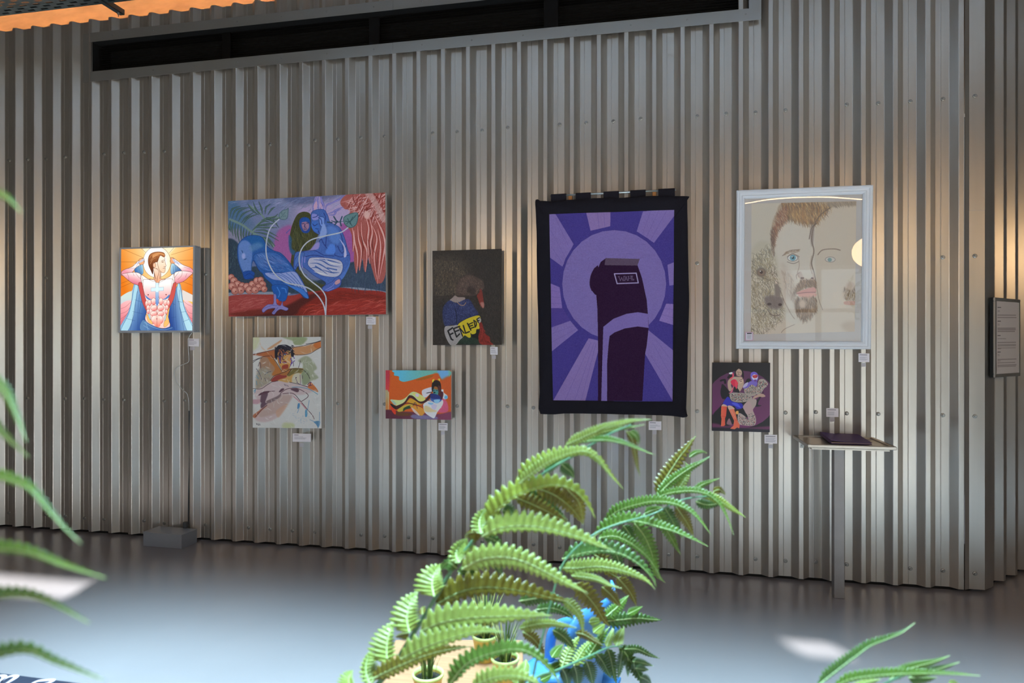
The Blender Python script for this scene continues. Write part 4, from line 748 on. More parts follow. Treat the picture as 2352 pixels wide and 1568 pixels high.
# ------------------------------------------------------------------ picture 7: pencil drawing behind glass
def art_faces():
    s = Art([(200, 205), (1058, 185), (1045, 1252), (195, 1275)], 560, 700, (186, 176, 160)); SK = (192, 180, 166)
    s.poly('500,350 640,370 730,360 720,600 740,860 720,900 700,1100 620,1160 550,1100 470,990 420,850 380,600 420,450', (196, 186, 172), soft=4)
    s.poly('730,380 800,280 900,230 1060,225 1060,1250 900,1230 780,1090 730,1000 740,850', (190, 176, 158), soft=5); s.poly('200,600 380,560 460,980 470,1100 460,1160 300,1270 195,1270', (178, 168, 148), soft=12)
    s.poly('300,1270 470,1160 560,1190 700,1150 800,1080 930,1230 1050,1260 1050,1280', (190, 176, 158), soft=8)
    # hair
    s.poly('450,205 620,195 800,190 1058,185 1058,220 960,225 850,240 780,300 740,370 640,375 570,350 495,345 430,430 400,520 385,640 370,600 360,480 380,350 410,280', (160, 140, 118), soft=5)
    s.hatch('450,210 700,200 860,235 740,365 640,372 570,350 500,340', [(150, 104, 66), (120, 92, 72), (184, 150, 100), (100, 80, 66)], 760, 76, 100, 6, a=.6, jit=14); s.hatch('370,480 420,290 500,230 500,345 430,430 390,560', [(130, 84, 66), (110, 78, 68), (170, 130, 100)], 300, 62, 60, 5, a=.6); s.hatch('780,200 1055,190 1055,220 850,240', [(140, 122, 104), (118, 104, 92)], 160, 60, 36, 3, a=.5); s.poly('520,290 560,340 640,365 700,340 640,260 560,250', (186, 140, 90), a=.35, soft=12)
    s.hatch('360,420 400,430 395,640 370,600', [(96, 74, 66)], 90, 80, 50, 4, a=.5)
    # lines between faces
    s.lines('495,345 430,430 398,520 385,640 380,700', (140, 116, 96), 4); s.lines('850,240 770,300 720,390 700,500 718,600 700,700 720,780 735,860', (104, 84, 72), 10, a=.75); s.lines('740,370 700,410 680,500', (90, 72, 62), 8, a=.7)
    s.poly('690,400 720,390 712,540 700,560 690,500', (110, 92, 84), a=.6, soft=5); s.lines('385,720 370,760 400,860 440,920 470,1000', (110, 92, 78), 10, a=.7); s.poly('365,730 395,720 400,790 425,860 400,860', (200, 182, 166), edge=(120, 98, 84), ew=3)
    # near face
    s.ell(545, 660, 42, 26, (206, 204, 200), edge=(110, 98, 96), ew=4); s.ell(547, 658, 25, 24, (94, 150, 168)); s.ell(547, 658, 11, 11, (44, 60, 66)); s.ell(541, 651, 5, 5, (230, 236, 238)); s.lines('500,650 545,625 600,650|500,690 550,705 595,690|460,640 520,600 600,590', (120, 102, 92), 7, a=.6)
    s.hatch('455,650 500,600 610,590 600,612 500,625', [(140, 112, 88)], 50, -10, 36, 4, a=.5)
    s.poly('580,800 610,770 640,820 700,830 715,760 720,850 650,860', (178, 158, 144), soft=5); s.ell(624, 824, 15, 9, (90, 62, 56)); s.ell(706, 826, 12, 8, (96, 66, 60)); s.lines('580,830 575,800 600,780', (130, 104, 92), 5, a=.7)
    s.poly('560,900 620,850 680,840 730,850 735,900 640,905 570,950', (140, 114, 90), soft=12, a=.6); s.hatch('545,960 610,845 735,840 735,900 640,900', [(88, 62, 46), (146, 110, 78), (110, 80, 56)], 330, 66, 40, 5, a=.6)
    s.poly('575,945 640,915 700,900 730,905 730,945 640,965', (188, 128, 118), soft=2); s.lines('575,950 640,940 730,938', (110, 56, 52), 4); s.poly('590,960 730,948 725,975 650,985', (196, 142, 128), soft=3)
    s.poly('560,1000 660,985 730,990 740,1080 680,1150 630,1165 580,1120', (150, 126, 102), soft=16, a=.55); s.hatch('560,990 735,980 745,1080 690,1150 630,1180 570,1110', [(88, 64, 48), (150, 118, 88), (110, 84, 62)], 560, 82, 56, 5, a=.6, seed=5); s.ell(625, 1030, 28, 34, (184, 160, 140), soft=7); s.hatch('530,880 570,880 580,1110 530,1000', [(120, 96, 78)], 90, 80, 40, 3, a=.4)
    s.lines('470,1000 530,1110 560,1150|450,1260 480,1230 560,1195', (130, 106, 90), 6, a=.6)
    s.lines('590,640 600,720 585,780 600,820|700,640 690,720 705,790', (150, 126, 108), 8, a=.45); s.poly('450,700 520,760 560,860 540,1000 470,960', (172, 152, 134), soft=16, a=.5); s.hatch('450,760 540,800 560,1000 500,960', [(150, 128, 110)], 90, 75, 60, 4, a=.4)
    # right face, half cut by the edge
    s.lines('750,630 790,590 880,580 930,590', (112, 88, 72), 9, a=.6); s.ell(850, 668, 40, 22, (190, 184, 176), edge=(110, 92, 84), ew=3); s.ell(846, 670, 17, 16, (110, 140, 140)); s.lines('735,860 760,1000 790,1080', (120, 96, 80), 5, a=.6)
    s.poly('960,900 1050,880 1050,1000 965,990', (150, 126, 102), soft=12, a=.6); s.hatch('960,900 1050,890 1050,1000 965,1000', [(92, 68, 50), (130, 100, 74)], 120, 82, 30, 4, a=.5); s.poly('965,1010 1045,1005 1045,1035 970,1035', (176, 128, 112), soft=2); s.poly('940,1190 1040,1170 1040,1250 960,1240', (160, 138, 116), soft=16, a=.6); s.ell(1010, 880, 34, 34, (178, 156, 140), soft=4)
    # dog
    s.hatch('205,640 360,560 440,900 470,1150 300,1270 200,1260', [(112, 98, 78), (206, 200, 184), (146, 128, 92), (88, 80, 68)], 1100, 66, 90, 5, a=.5, jit=34, seed=3)
    s.ell(283, 770, 42, 38, (96, 84, 74), soft=4); s.ell(283, 770, 30, 28, (112, 92, 78)); s.ell(283, 770, 13, 13, (36, 30, 30)); s.ell(275, 762, 5, 5, (220, 216, 210))
    s.poly('310,980 350,960 430,965 465,1000 460,1040 420,1070 350,1060 315,1020', (92, 82, 82), soft=8, a=.85); s.ell(350, 1030, 18, 11, (48, 42, 44)); s.ell(440, 1035, 16, 11, (50, 44, 46)); s.poly('400,870 440,900 440,960 400,960', (110, 98, 90), soft=5); s.lines('355,1110 400,1125 440,1115|330,1070 360,1110', (84, 70, 66), 7, a=.7); s.lines('205,1000 260,900 360,830 400,870|205,940 270,850 350,800', (110, 98, 78), 4, a=.5)
    s.lines('460,1160 380,1210 300,1270', (130, 112, 92), 5, a=.6); s.a = s.a * .76 + np.array([188, 180, 170]) * .24; s.grain(2.5, 0); return s
# ------------------------------------------------------------------ picture 8: studio photograph
def art_studio():
    s = Art([(118, 88), (1063, 92), (1055, 1230), (112, 1205)], 440, 530, (22, 20, 24))
    s.ell(590, 690, 560, 470, ((590, 400), (82, 42, 74), (590, 1050), (100, 40, 84))); s.poly('100,1080 400,1130 700,1150 1070,1130 1070,1190 600,1225 100,1180', (90, 38, 72), soft=10); s.poly('100,1150 1070,1190 1070,1240 100,1220', (26, 24, 36), soft=8)
    s.poly('120,600 100,560 100,300 200,280 130,400', (22, 20, 24), soft=3) if False else None
    s.poly('110,380 240,290 330,250 110,250', (22, 20, 24), soft=4, sm=False); s.poly('930,290 1070,420 1070,200 900,200', (22, 20, 24), soft=4, sm=False)
    BK = (18, 18, 24)
    s.poly('300,450 260,500 250,600 280,680 320,690 250,800 140,920 140,980 240,1090 250,1110 420,1110 640,960 690,980 620,830 500,700', BK, soft=2); s.poly('240,380 260,365 330,360 340,430 310,430 300,390 250,400', BK); s.poly('660,400 700,350 740,370 730,460 640,520 620,560', BK, soft=2); s.poly('700,740 840,700 960,560 860,760 920,790 850,810 800,800', BK, soft=2); s.poly('330,620 700,640 700,800 400,780', BK, soft=3)
    s.poly('500,880 620,840 700,960 640,980', BK)
    # kneeling person
    D = (150, 138, 128)
    def dots(p, n, sd):
        s.hatch(p, [(60, 54, 66), (150, 60, 58), (70, 80, 70), (40, 40, 50), (190, 180, 170)], n, 40, 9, 8, a=.85, jit=90, seed=sd)
    s.poly('870,390 900,360 960,360 1020,420 1020,460 960,520 900,600 830,600 850,500', D, soft=1); s.poly('640,500 700,440 760,430 840,480 840,600 760,640 650,590', D, soft=1); dots('880,380 1000,390 1010,470 900,590 850,580', 170, 1); dots('650,500 760,440 830,480 830,600 660,590', 170, 2)
    s.poly('800,640 900,600 950,605 985,640 940,655 880,650 780,685', (168, 136, 122), soft=1); s.poly('400,600 480,580 640,590 760,650 750,700 640,735 500,735 420,700', D, soft=1); dots('420,600 640,595 750,650 640,730 440,710', 230, 3)
    s.poly('620,800 720,700 830,690 830,780 780,860 800,920 830,1020 800,1115 620,1115 540,1080 530,960 560,915 640,960 700,1020 690,960 640,870', (160, 140, 134), soft=1); dots('560,930 690,1010 720,900 820,960 810,1110 600,1110 540,1060', 260, 4); s.poly('620,800 720,730 780,860 760,900 680,930 640,870', (166, 138, 138), soft=4)
    s.poly('740,320 750,260 800,238 850,265 865,320 850,390 810,410 760,380', (104, 86, 176), soft=1); s.poly('700,420 760,390 850,410 830,480 760,450 690,500 620,510', (110, 92, 172), soft=2); s.poly('760,320 800,280 855,310 850,360 810,385 775,360', (190, 188, 204)); s.poly('775,300 850,290 850,330 810,345 780,330', (190, 60, 60)); s.lines('780,325 800,320|825,318 850,314', (40, 40, 80), 8, sm=False); s.poly('795,370 835,368 830,395 805,398', (100, 60, 130)); s.poly('700,410 640,440 615,500 680,470', (170, 160, 190))
    # standing person
    s.poly('480,300 490,220 540,185 600,200 630,260 630,340 610,330 590,270 560,210 510,230 500,290 490,330', (26, 22, 26)); s.poly('500,240 545,190 590,220 600,270 570,310 520,300', (170, 140, 122), soft=2); s.lines('520,245 540,240|560,250 580,252|530,285 560,290|545,250 540,270', (80, 50, 50), 6); s.poly('430,340 520,310 600,330 630,400 620,470 560,570 520,540 530,440 440,400', (172, 144, 124), soft=2); s.poly('370,390 430,340 440,380 420,460 440,520 400,560 370,500', (170, 142, 124), soft=2); s.poly('440,500 520,500 560,580 460,560', (24, 20, 28)); s.lines('485,315 560,318', (30, 20, 24), 8)
    s.poly('360,330 400,280 440,300 440,330 380,350', (24, 22, 26)); s.poly('385,260 430,245 450,265 410,280', (206, 204, 210)); s.line('450,270 455,310 430,340 410,350', (214, 70, 90), 22); s.poly('415,400 450,365 500,370 530,420 520,470 470,480 430,440', (196, 34, 66), soft=1); s.poly('490,380 535,420 525,470 510,520 490,470', (206, 60, 80)); s.lines('460,480 440,560 390,590|450,500 420,570', (216, 104, 120), 10); s.poly('560,370 600,340 620,400 560,430', (190, 160, 140)); s.lines('560,380 620,350|570,400 600,390', (40, 24, 30), 7)
    s.poly('300,730 360,650 400,670 420,710 500,740 600,760 610,830 520,850 470,800 360,800 290,770', (38, 36, 152), soft=1); s.poly('430,750 520,750 580,830 480,790', (66, 76, 190), soft=3)
    s.poly('290,770 350,790 350,820 265,810', (184, 150, 134)); s.poly('370,795 430,800 480,850 390,860', (190, 156, 140)); O = (224, 92, 66)
    s.poly('262,800 355,810 340,960 325,1000 325,1110 300,1130 255,1130 265,1010 255,960', ((270, 900), O, (340, 900), (200, 76, 60)), sm=False); s.poly('385,860 470,845 500,940 525,1040 565,1110 555,1165 520,1150 480,1180 405,1170 460,1120 470,1040', ((400, 900), (232, 110, 84), (530, 1050), O), sm=False); s.lines('262,965 330,975|480,1030 530,1035', (190, 60, 44), 6); s.line('430,880 490,1000', (240, 150, 130), 9, a=.6); s.poly('500,890 540,880 540,930 500,930', (210, 150, 80)); s.poly('350,1090 390,1000 430,1080 430,1110', (130, 90, 100), soft=3)
    return s
# ------------------------------------------------------------------ the pictures hung on the wall
def crop(x0, y0, k): return lambda x, y: (x0 + x / k, y0 + y / k)
M_canvas = mat('canvas_edge', (205, 196, 186), rough=.85, bump=(400, .1)); M_alu = mat('grey_aluminium', (176, 180, 188), rough=.4, metal=.15); M_darkedge = mat('dark_canvas_edge', (60, 46, 40), rough=.8)
def slab(name, corners, yf, yb, m, parent, label=None, grow=0):
    """solid whose front face is the quad seen in the photo, lying between the planes yf and yb"""
    f = [wall_pt(*c, yf) for c in corners]; b = [Vector((p.x, yb, p.z)) for p in f]
    return MB().hexa([p + Vector((0, .0006, 0)) for p in f], b).build(name, m, parent, label=label)
def picture(name, label, cat, cr, corners, yf, m_img, m_side, body='canvas', face='picture_surface', yb=-.001, bump=None):
    C = [cr(*c) for c in corners]; f = [wall_pt(*c, yf) for c in C]; ctr = sum(f, Vector()) / 4
    t = tag(empty(name, (ctr.x, yb, min(p.z for p in f))), label, cat, 'pictures hung on the corrugated wall')
    slab(body, C, yf, yb, m_side, t); picture_face(face, f, m_img, t); return t, C, f
# light box
cr = crop(250, 540, 5.6); yf = -.075
LB_img = art_lightbox().material('lit_print', rough=.3, emit=1.12)
C = [cr(*c) for c in ((133, 160), (1105, 130), (1097, 1245), (120, 1255))]; f = [wall_pt(*c, yf) for c in C]; ctr = sum(f, Vector()) / 4
lb = tag(empty('light_box', (ctr.x, 0, f[3].z)), 'glowing light box picture of a bare-chested man in a grey aluminium frame', 'picture', 'pictures hung on the corrugated wall')
I = [cr(*c) for c in ((155, 180), (1083, 150), (1072, 1225), (145, 1225))]; fi = [wall_pt(*c, yf) for c in I]
b = [Vector((p.x, -.004, p.z)) for p in f]; fb = [p + Vector((0, .012, 0)) for p in f]
MB().hexa(fb, b).build('case', M_alu, lb, bevel=.002)
for i in range(4):
    j = (i + 1) % 4
    m = MB(); fr = [f[i], f[j], fi[j], fi[i]]; m.hexa(fr, [p + Vector((0, .013, 0)) for p in fr]); m.build('frame_strip', M_alu, lb, bevel=.0012)
picture_face('lit_panel', [p + Vector((0, .004, 0)) for p in fi], LB_img, lb)
for cy in (.012, -.012):
    for c0, s0 in ((f[1], -1), (f[2], 1)):
        o = bpy.data.objects.new('corner_screw', scme); COL.objects.link(o); o.parent = lb; o.matrix_basis = wm(lb).inverted() @ Matrix.Translation((c0.x + .0005, -.04 + cy, c0.z + s0 * .012)) @ Matrix.Rotation(math.pi / 2, 4, 'Z') @ Matrix.Scale(.25, 4)
# white flex from the box, then its dark run down the valley into the floor box
M_flex = mat('white_flex', (205, 205, 205), rough=.5); M_gflex = mat('grey_flex', (70, 74, 78), rough=.5)
c5 = crop(380, 750, 3.07)
lp = spline(pts_of('190,38 168,70 160,110 162,170 166,215 160,250 110,272 75,295 64,340 85,400 120,445 150,470 163,520 166,600'), False, 5)
cab = tag(MB().tube([wall_pt(*c5(x, y), -.012 + .01 * math.sin(i * .3)) for i, (x, y) in enumerate(lp)], .0028, 7).build('power_cable', M_flex, smooth=True), 'thin white flex looping below the glowing light box', 'cable')
xd = wall_pt(*c5(172, 900), .03).x; zt = wall_pt(*c5(166, 600), .0).z
cb2 = tag(MB().tube([(wall_pt(*c5(166, 585), -.01).x, -.008, zt + .01), (xd, .02, zt - .15), (xd + .003, .026, .7), (xd - .006, .024, .4), (xd + .002, .01, .13)], .005, 7).build('power_cable', M_gflex, smooth=True), 'dark grey flex running down the wall into the metal floor box', 'cable')
# canvases and prints
picture('painting', 'large unframed painting of a blue eagle and two crouching figures under pink roots', 'painting', crop(510, 430, 4.7525), [(65, 150), (1782, 57), (1790, 1385), (72, 1410)], -.035, art_eagle().material('eagle_paint', GAIN, rough=.5, bump=(90, .12)), M_canvas)
picture('painting', 'unframed pale canvas sketch of a reclining dark-haired person under a pink sheet', 'painting', crop(560, 760, 5.6), [(118, 82), (992, 75), (1000, 1252), (115, 1242)], -.045, art_recline().material('recline_paint', 1.28, rough=.6, bump=(90, .1)), M_canvas)
picture('art_print', 'small orange landscape print of a reclining dark-legged woman', 'art print', crop(870, 830, 8.7105), [(137, 175), (1450, 180), (1448, 1168), (137, 1140)], -.03, art_orange().material('orange_print', GAIN, rough=.35), M_canvas, body='board')
picture('painting', 'dark brown canvas of a headless blue-jumpered figure with yellow and white lettering', 'painting', crop(980, 560, 5.805), [(77, 92), (992, 65), (992, 1345), (82, 1348)], -.025, art_dark().material('knit_paint', 1.6, rough=.42, spec=.6, bump=(260, .8)), M_darkedge)
t, Cst, fst = picture('art_print', 'studio photo print of two costumed performers on a purple ground, orange boots', 'art print', crop(1620, 820, 7.1278), [(118, 88), (1063, 92), (1055, 1230), (112, 1205)], -.015, art_studio().material('studio_print', GAIN, rough=.3), M_black, body='board')
# framed drawing behind glass
cr = crop(1670, 410, 3.5639); yf = -.034; M_fw = mat('white_frame_paint', (232, 236, 242), rough=.32); M_mat = mat('white_mount_board', (214, 206, 200), rough=.8); M_gl = glass_mat('picture_glass', (.99, .99, .99), 1.2)
O = [cr(*c) for c in ((80, 95), (1198, 50), (1180, 1397), (75, 1392))]; I = [cr(*c) for c in ((148, 163), (1115, 122), (1103, 1330), (140, 1328))]; Dq = [cr(*c) for c in ((200, 205), (1058, 185), (1045, 1252), (195, 1275))]
fo = [wall_pt(*c, yf) for c in O]; fi = [wall_pt(*c, yf) for c in I]; ctr = sum(fo, Vector()) / 4
fr = tag(empty('framed_drawing', (ctr.x, -.001, fo[3].z)), 'large white-framed pencil drawing of two faces and a dog behind glass', 'picture', 'pictures hung on the corrugated wall')
for i in range(4):
    j = (i + 1) % 4; m = MB(); prof = [(0, .033), (0, .004), (.12, .0), (.3, .0), (.38, .005), (.62, .006), (.7, .002), (.86, .004), (1, .012), (1, .033)]
    for (a, bb) in ((fo[i], fi[i]), (fo[j], fi[j])):
        for u, d in prof: m.v.append(tuple(a.lerp(bb, u) + Vector((0, d, 0))))
    n = len(prof); m.f += [(k, (k + 1) % n, n + (k + 1) % n, n + k) for k in range(n)] + [tuple(range(n)), tuple(range(2 * n - 1, n - 1, -1))]
    m.build('frame_rail', M_fw, fr)
g = [p + Vector((0, .012, 0)) for p in fi]
picture_face('mount', [p + Vector((0, .018, 0)) for p in fi], M_mat, fr)
def wq(quad, y): return [wall_pt(*c, y) for c in quad]
picture_face('drawing', wq(Dq, yf + .0165), art_faces().material('pencil_drawing', 1.6, rough=.8), fr)
MB().hexa([p for p in g], [p + Vector((0, .002, 0)) for p in g]).build('glass', M_gl, fr)
MB().hexa(fo_b := [p + Vector((0, .02, 0)) for p in fi], [p + Vector((0, .032, 0)) for p in fi]).build('backing_board', M_darkedge, fr)
st = Art([(0, 0), (60, 0), (60, 66), (0, 66)], 60, 66, (206, 200, 208)); st.line('3,3 57,3 57,63 3,63 3,3', (196, 90, 140), 2, sm=False); st.poly('14,7 48,7 48,14 14,14', (30, 26, 34), sm=False); st.lines('16,24 44,24|16,30 44,30|16,36 44,36|16,42 40,42|16,48 44,48', (150, 146, 156), 2, sm=False)
picture_face('price_sticker', wq([cr(*c) for c in ((148, 1257), (214, 1255), (214, 1325), (148, 1327))], yf + .011), st.material('sticker', 1.2), fr)
# quilt on its rod
cr = crop(1210, 420, 2.7025); yq = -.05
M_vel = mat('black_velvet', (14, 9, 24), rough=.9, bump=(180, .3)); M_rod = mat('steel_rod', (196, 206, 208), rough=.25, metal=.7); M_wood = mat('pine_hook', (190, 128, 70), rough=.6, bump=(30, .2, (6, 1, 1)))
q0 = wall_pt(*cr(530, 700), yq)
ql = tag(empty('quilt', (q0.x, 0, wall_pt(*cr(85, 1430), yq).z)), 'purple quilt with a giant hair clipper before sun rays, black velvet border', 'quilt', 'pictures hung on the corrugated wall')
IQ = [wall_pt(*cr(*c), yq) for c in ((140, 195), (915, 168), (905, 1357), (163, 1348))]
def wave(u, v): return Vector((0, -.004 * math.sin(u * 9 + v * 2) - .003 * math.sin(v * 12 + u * 4), 0))
picture_face('quilted_front', [p + Vector((0, -.004, 0)) for p in IQ], art_quilt().material('quilt_cotton', 1.75, rough=.95, spec=.1, bump=(70, .6)), ql, 24, 32, wave)
outer = [cr(x, y) for x, y in pts_of('55,104 110,112 180,112 260,106 340,98 450,94 560,92 680,86 820,80 940,80 1005,84 1003,96 996,115 1000,300 1004,560 1008,760 1000,1000 996,1200 990,1400 993,1452 900,1446 780,1440 600,1436 400,1432 230,1430 84,1434 80,1300 76,1100 70,820 62,500 60,300 55,160')]
po = [wall_pt(x, y, yq) for x, y in outer]
def per(quad, n):                                  # points round a quad, matching the outer ring count by angle
    return quad
ci = sum(IQ, Vector()) / 4
def inner_at(p):
    """where the ray from the quilt's middle towards p leaves the inner panel"""
    d = Vector((p.x - ci.x, 0, p.z - ci.z)); best = 1e9
    for a, bq in zip(IQ, IQ[1:] + IQ[:1]):
        ex, ez = bq.x - a.x, bq.z - a.z; den = d.x * ez - d.z * ex
        if abs(den) < 1e-9: continue
        t = ((a.x - ci.x) * ez - (a.z - ci.z) * ex) / den; u = ((a.x - ci.x) * d.z - (a.z - ci.z) * d.x) / den
        if t > 0 and -.001 <= u <= 1.001: best = min(best, t)
    return Vector((ci.x + d.x * best, yq, ci.z + d.z * best))
ring = []
dense = spline(np.array([(p.x, p.z) for p in po]), True, 3); dense = [Vector((a, yq, b)) for a, b in dense]
# make sure the four inner corners are hit exactly
for c in IQ:
    d = Vector((c.x - ci.x, 0, c.z - ci.z)); k = min(range(len(dense)), key=lambda i: -((dense[i].x - ci.x) * d.x + (dense[i].z - ci.z) * d.z) / (d.length * math.hypot(dense[i].x - ci.x, dense[i].z - ci.z)))
    s_ = math.hypot(dense[k].x - ci.x, dense[k].z - ci.z) / d.length; dense[k] = Vector((ci.x + d.x * s_, yq, ci.z + d.z * s_))
m = MB(); n = len(dense); rows_ = []
for i, p in enumerate(dense):
    a = inner_at(p); wv = .006 * math.sin(i * .9) + .004 * math.sin(i * 2.3)
    m.v += [tuple(a + Vector((0, -.006, 0))), tuple(a.lerp(p, .12) + Vector((0, -.013, 0))), tuple(a.lerp(p, .5) + Vector((0, -.014 - wv * .6, 0))), tuple(a.lerp(p, .93) + Vector((0, -.011 - wv, 0))), tuple(p + Vector((0, .0 - wv, 0))), tuple(a.lerp(p, .9) + Vector((0, .006 - wv, 0))), tuple(a + Vector((0, .006, 0)))]
for i in range(n):
    j = (i + 1) % n
    for r in range(6): m.f.append((i * 7 + r, i * 7 + r + 1, j * 7 + r + 1, j * 7 + r))
m.build('velvet_border', M_vel, ql, smooth=True)
m = MB().hexa([p + Vector((0, .006, 0)) for p in IQ], [p + Vector((0, .012, 0)) for p in IQ]); m.build('backing', M_vel, ql)
crod = crop(1240, 420, 6.533)
rod = [wall_pt(*crod(158, 196), yq + .012), wall_pt(*crod(2040, 104), yq + .012)]
t = tag(empty('hanging_rod', ((rod[0].x + rod[1].x) / 2, yq + .012, rod[0].z)), 'slim steel rod on wooden hooks carrying the purple quilt', 'rod')
MB().tube(rod, .0068, 10).build('rod', M_rod, t, smooth=True)
for px in (1309, 1503):
    p = wall_pt(px, 455, yq); rz = rod[0].lerp(rod[1], (p.x - rod[0].x) / (rod[1].x - rod[0].x)).z
    MB().box((p.x - .013, yq + .02, rz - .04), (p.x + .013, -.001, rz + .004)).build('wooden_hook', M_wood, t, bevel=.002)
for (a, c) in ((165, 392), (536, 762), (954, 1186), (1356, 1588), (1778, 2026)):
    x0_, x1_ = wall_pt(*crod(a, 200), yq).x, wall_pt(*crod(c, 200), yq).x; m = MB(); zr0 = rod[0].lerp(rod[1], (x0_ - rod[0].x) / (rod[1].x - rod[0].x)).z; zr1 = rod[0].lerp(rod[1], (x1_ - rod[0].x) / (rod[1].x - rod[0].x)).z
    r = .0105; yc = yq + .012
    pr = [(-r, -.075)] + [(-r * math.cos(t_), r * math.sin(t_) + .002) for t_ in np.linspace(0, math.pi, 7)] + [(r, -.075)]
    for xx, zz in ((x0_, zr0), (x1_, zr1)):
        for a_, b_ in pr: m.v.append((xx, yc + a_, zz + b_))
        for a_, b_ in pr: m.v.append((xx, yc + a_ * .72, zz + (b_ * .72 if b_ > 0 else b_)))
    k = len(pr)
    for i in range(k - 1):
        m.f += [(i, i + 1, 2 * k + i + 1, 2 * k + i), (k + i, 3 * k + i, 3 * k + i + 1, k + i + 1), (i, k + i, k + i + 1, i + 1), (2 * k + i, 2 * k + i + 1, 3 * k + i + 1, 3 * k + i)]
    m.build('hanging_loop', M_vel, ql)
# caption cards with a small slip below each
def card_mat(k, title, nl):
    s = Art([(0, 0), (90, 0), (90, 66), (0, 66)], 180, 132, (222, 216, 220)); s.r = np.random.default_rng(k); rr = s.r
    def row(y, x1, col, w):
        x = 10
        while x < x1: l = rr.uniform(3, 9); s.line([(x, y), (min(x + l, x1), y)], col, w, sm=False, a=.8); x += l + 2.2
    row(12, 10 + title, (70, 66, 76), 4.2)
    for i in range(nl): row(27 + i * 8, rr.uniform(48, 82), (140, 134, 144), 2.6)
    return s.material('caption_print', 1.25, rough=.6)
M_slip = mat('blank_slip', (200, 194, 198), rough=.6)
cards = [((431, 777, 457, 795), (436, 796, 447, 804), 'caption card beneath the glowing light box', 38, 4), ((841, 727, 863, 745), (845, 747, 855, 755), 'caption card under the right end of the eagle painting', 48, 4),
         ((672, 995, 714, 1014), (688, 1017, 697, 1026), 'wide caption card beneath the reclining canvas sketch', 18, 3), ((1007, 971, 1028, 988), (1013, 990, 1021, 998), 'caption card beneath the orange print', 70, 4),
         ((1126, 796, 1143, 814), (1130, 816, 1139, 824), 'caption card beneath the dark brown canvas', 44, 4), ((1490, 967, 1519, 987), (1499, 988, 1508, 997), 'caption card beneath the purple quilt', 40, 4),
         ((1972, 811, 1997, 831), (1979, 833, 1989, 842), 'caption card beneath the white-framed drawing', 60, 4), ((1756, 998, 1785, 1018), (1765, 1020, 1775, 1029), 'caption card beneath the studio photo print', 66, 4),
         ((1898, 937, 1926, 957), (1907, 958, 1917, 968), 'caption card on the wall above the little shelf', 60, 4)]
for k, (a, b_, lb_, ti, nl) in enumerate(cards):
    y = -.006; q = [wall_pt(a[0], a[1], y), wall_pt(a[2], a[1] + (.5 if k != 2 else 1), y), wall_pt(a[2], a[3] + .5, y), wall_pt(a[0], a[3], y)]
    c = tag(empty('caption_card', (q[0].x, 0, q[3].z)), lb_, 'caption card', 'white caption cards on the corrugated wall')
    MB().hexa([p + Vector((0, .0006, 0)) for p in q], [Vector((p.x, -.0005, p.z)) for p in q]).build('card', M_white, c); picture_face('printed_face', q, card_mat(k, ti, nl), c)
    q = [wall_pt(b_[0], b_[1], -.003), wall_pt(b_[2], b_[1], -.003), wall_pt(b_[2], b_[3], -.003), wall_pt(b_[0], b_[3], -.003)]
    MB().hexa(q, [Vector((p.x, -.0005, p.z)) for p in q]).build('slip', M_slip, c)
# information sign on the right-hand run of wall
def w2_pt(px, py, off):
    d = (cam_pt(px, py, 1) - Vector((0, -D, EYE))); o = Vector((0, -D, EYE)); P0 = W2A + w2n * off; t = (P0 - o).dot(w2n) / d.dot(w2n); return o + d * t
OFF = .045
S = [w2_pt(2286, 682.5, OFF), w2_pt(2344, 688, OFF), w2_pt(2343, 864.5, OFF), w2_pt(2284, 867, OFF)]
S[3] = Vector((S[0].x, S[0].y, S[3].z)); S[2] = Vector((S[1].x, S[1].y, S[2].z)); zt_, zb_ = S[0].z, S[3].z; S[1].z = zt_; S[2].z = zb_
M_snap = mat('satin_snap_frame', (178, 172, 164), rough=.3, metal=.7)
sg = tag(empty('information_sign', S[3]), 'tall narrow text sheet in a metal snap frame at the right edge', 'sign')
ux = (S[1] - S[0]).normalized(); nn = w2n; rim = .022
def lerpq(u0, v0, u1, v1, o): 
    f = lambda u, v: S[0] + (S[1] - S[0]) * u + Vector((0, 0, (zb_ - zt_) * v)) + nn * o
    return [f(u0, v0), f(u1, v0), f(u1, v1), f(u0, v1)]
MB().hexa([p for p in lerpq(0, 0, 1, 1, -.012)], [p - nn * (OFF - .015) for p in lerpq(.0, .0, 1, 1, 0)]).build('shadow_backing', M_black, sg)  # black solid stands in for the shadow behind the frame
ru = rim / (S[1] - S[0]).length; rv = rim / (zt_ - zb_)
for q in ((0, 0, 1, rv), (0, 1 - rv, 1, 1), (0, rv, ru, 1 - rv), (1 - ru, rv, 1, 1 - rv)): MB().hexa(lerpq(*q, 0), lerpq(*q, -.012)).build('frame_strip', M_snap, sg, bevel=.003)
s = Art([(545, 325), (838, 345), (838, 1300), (545, 1305)], 300, 560, (196, 184, 176))
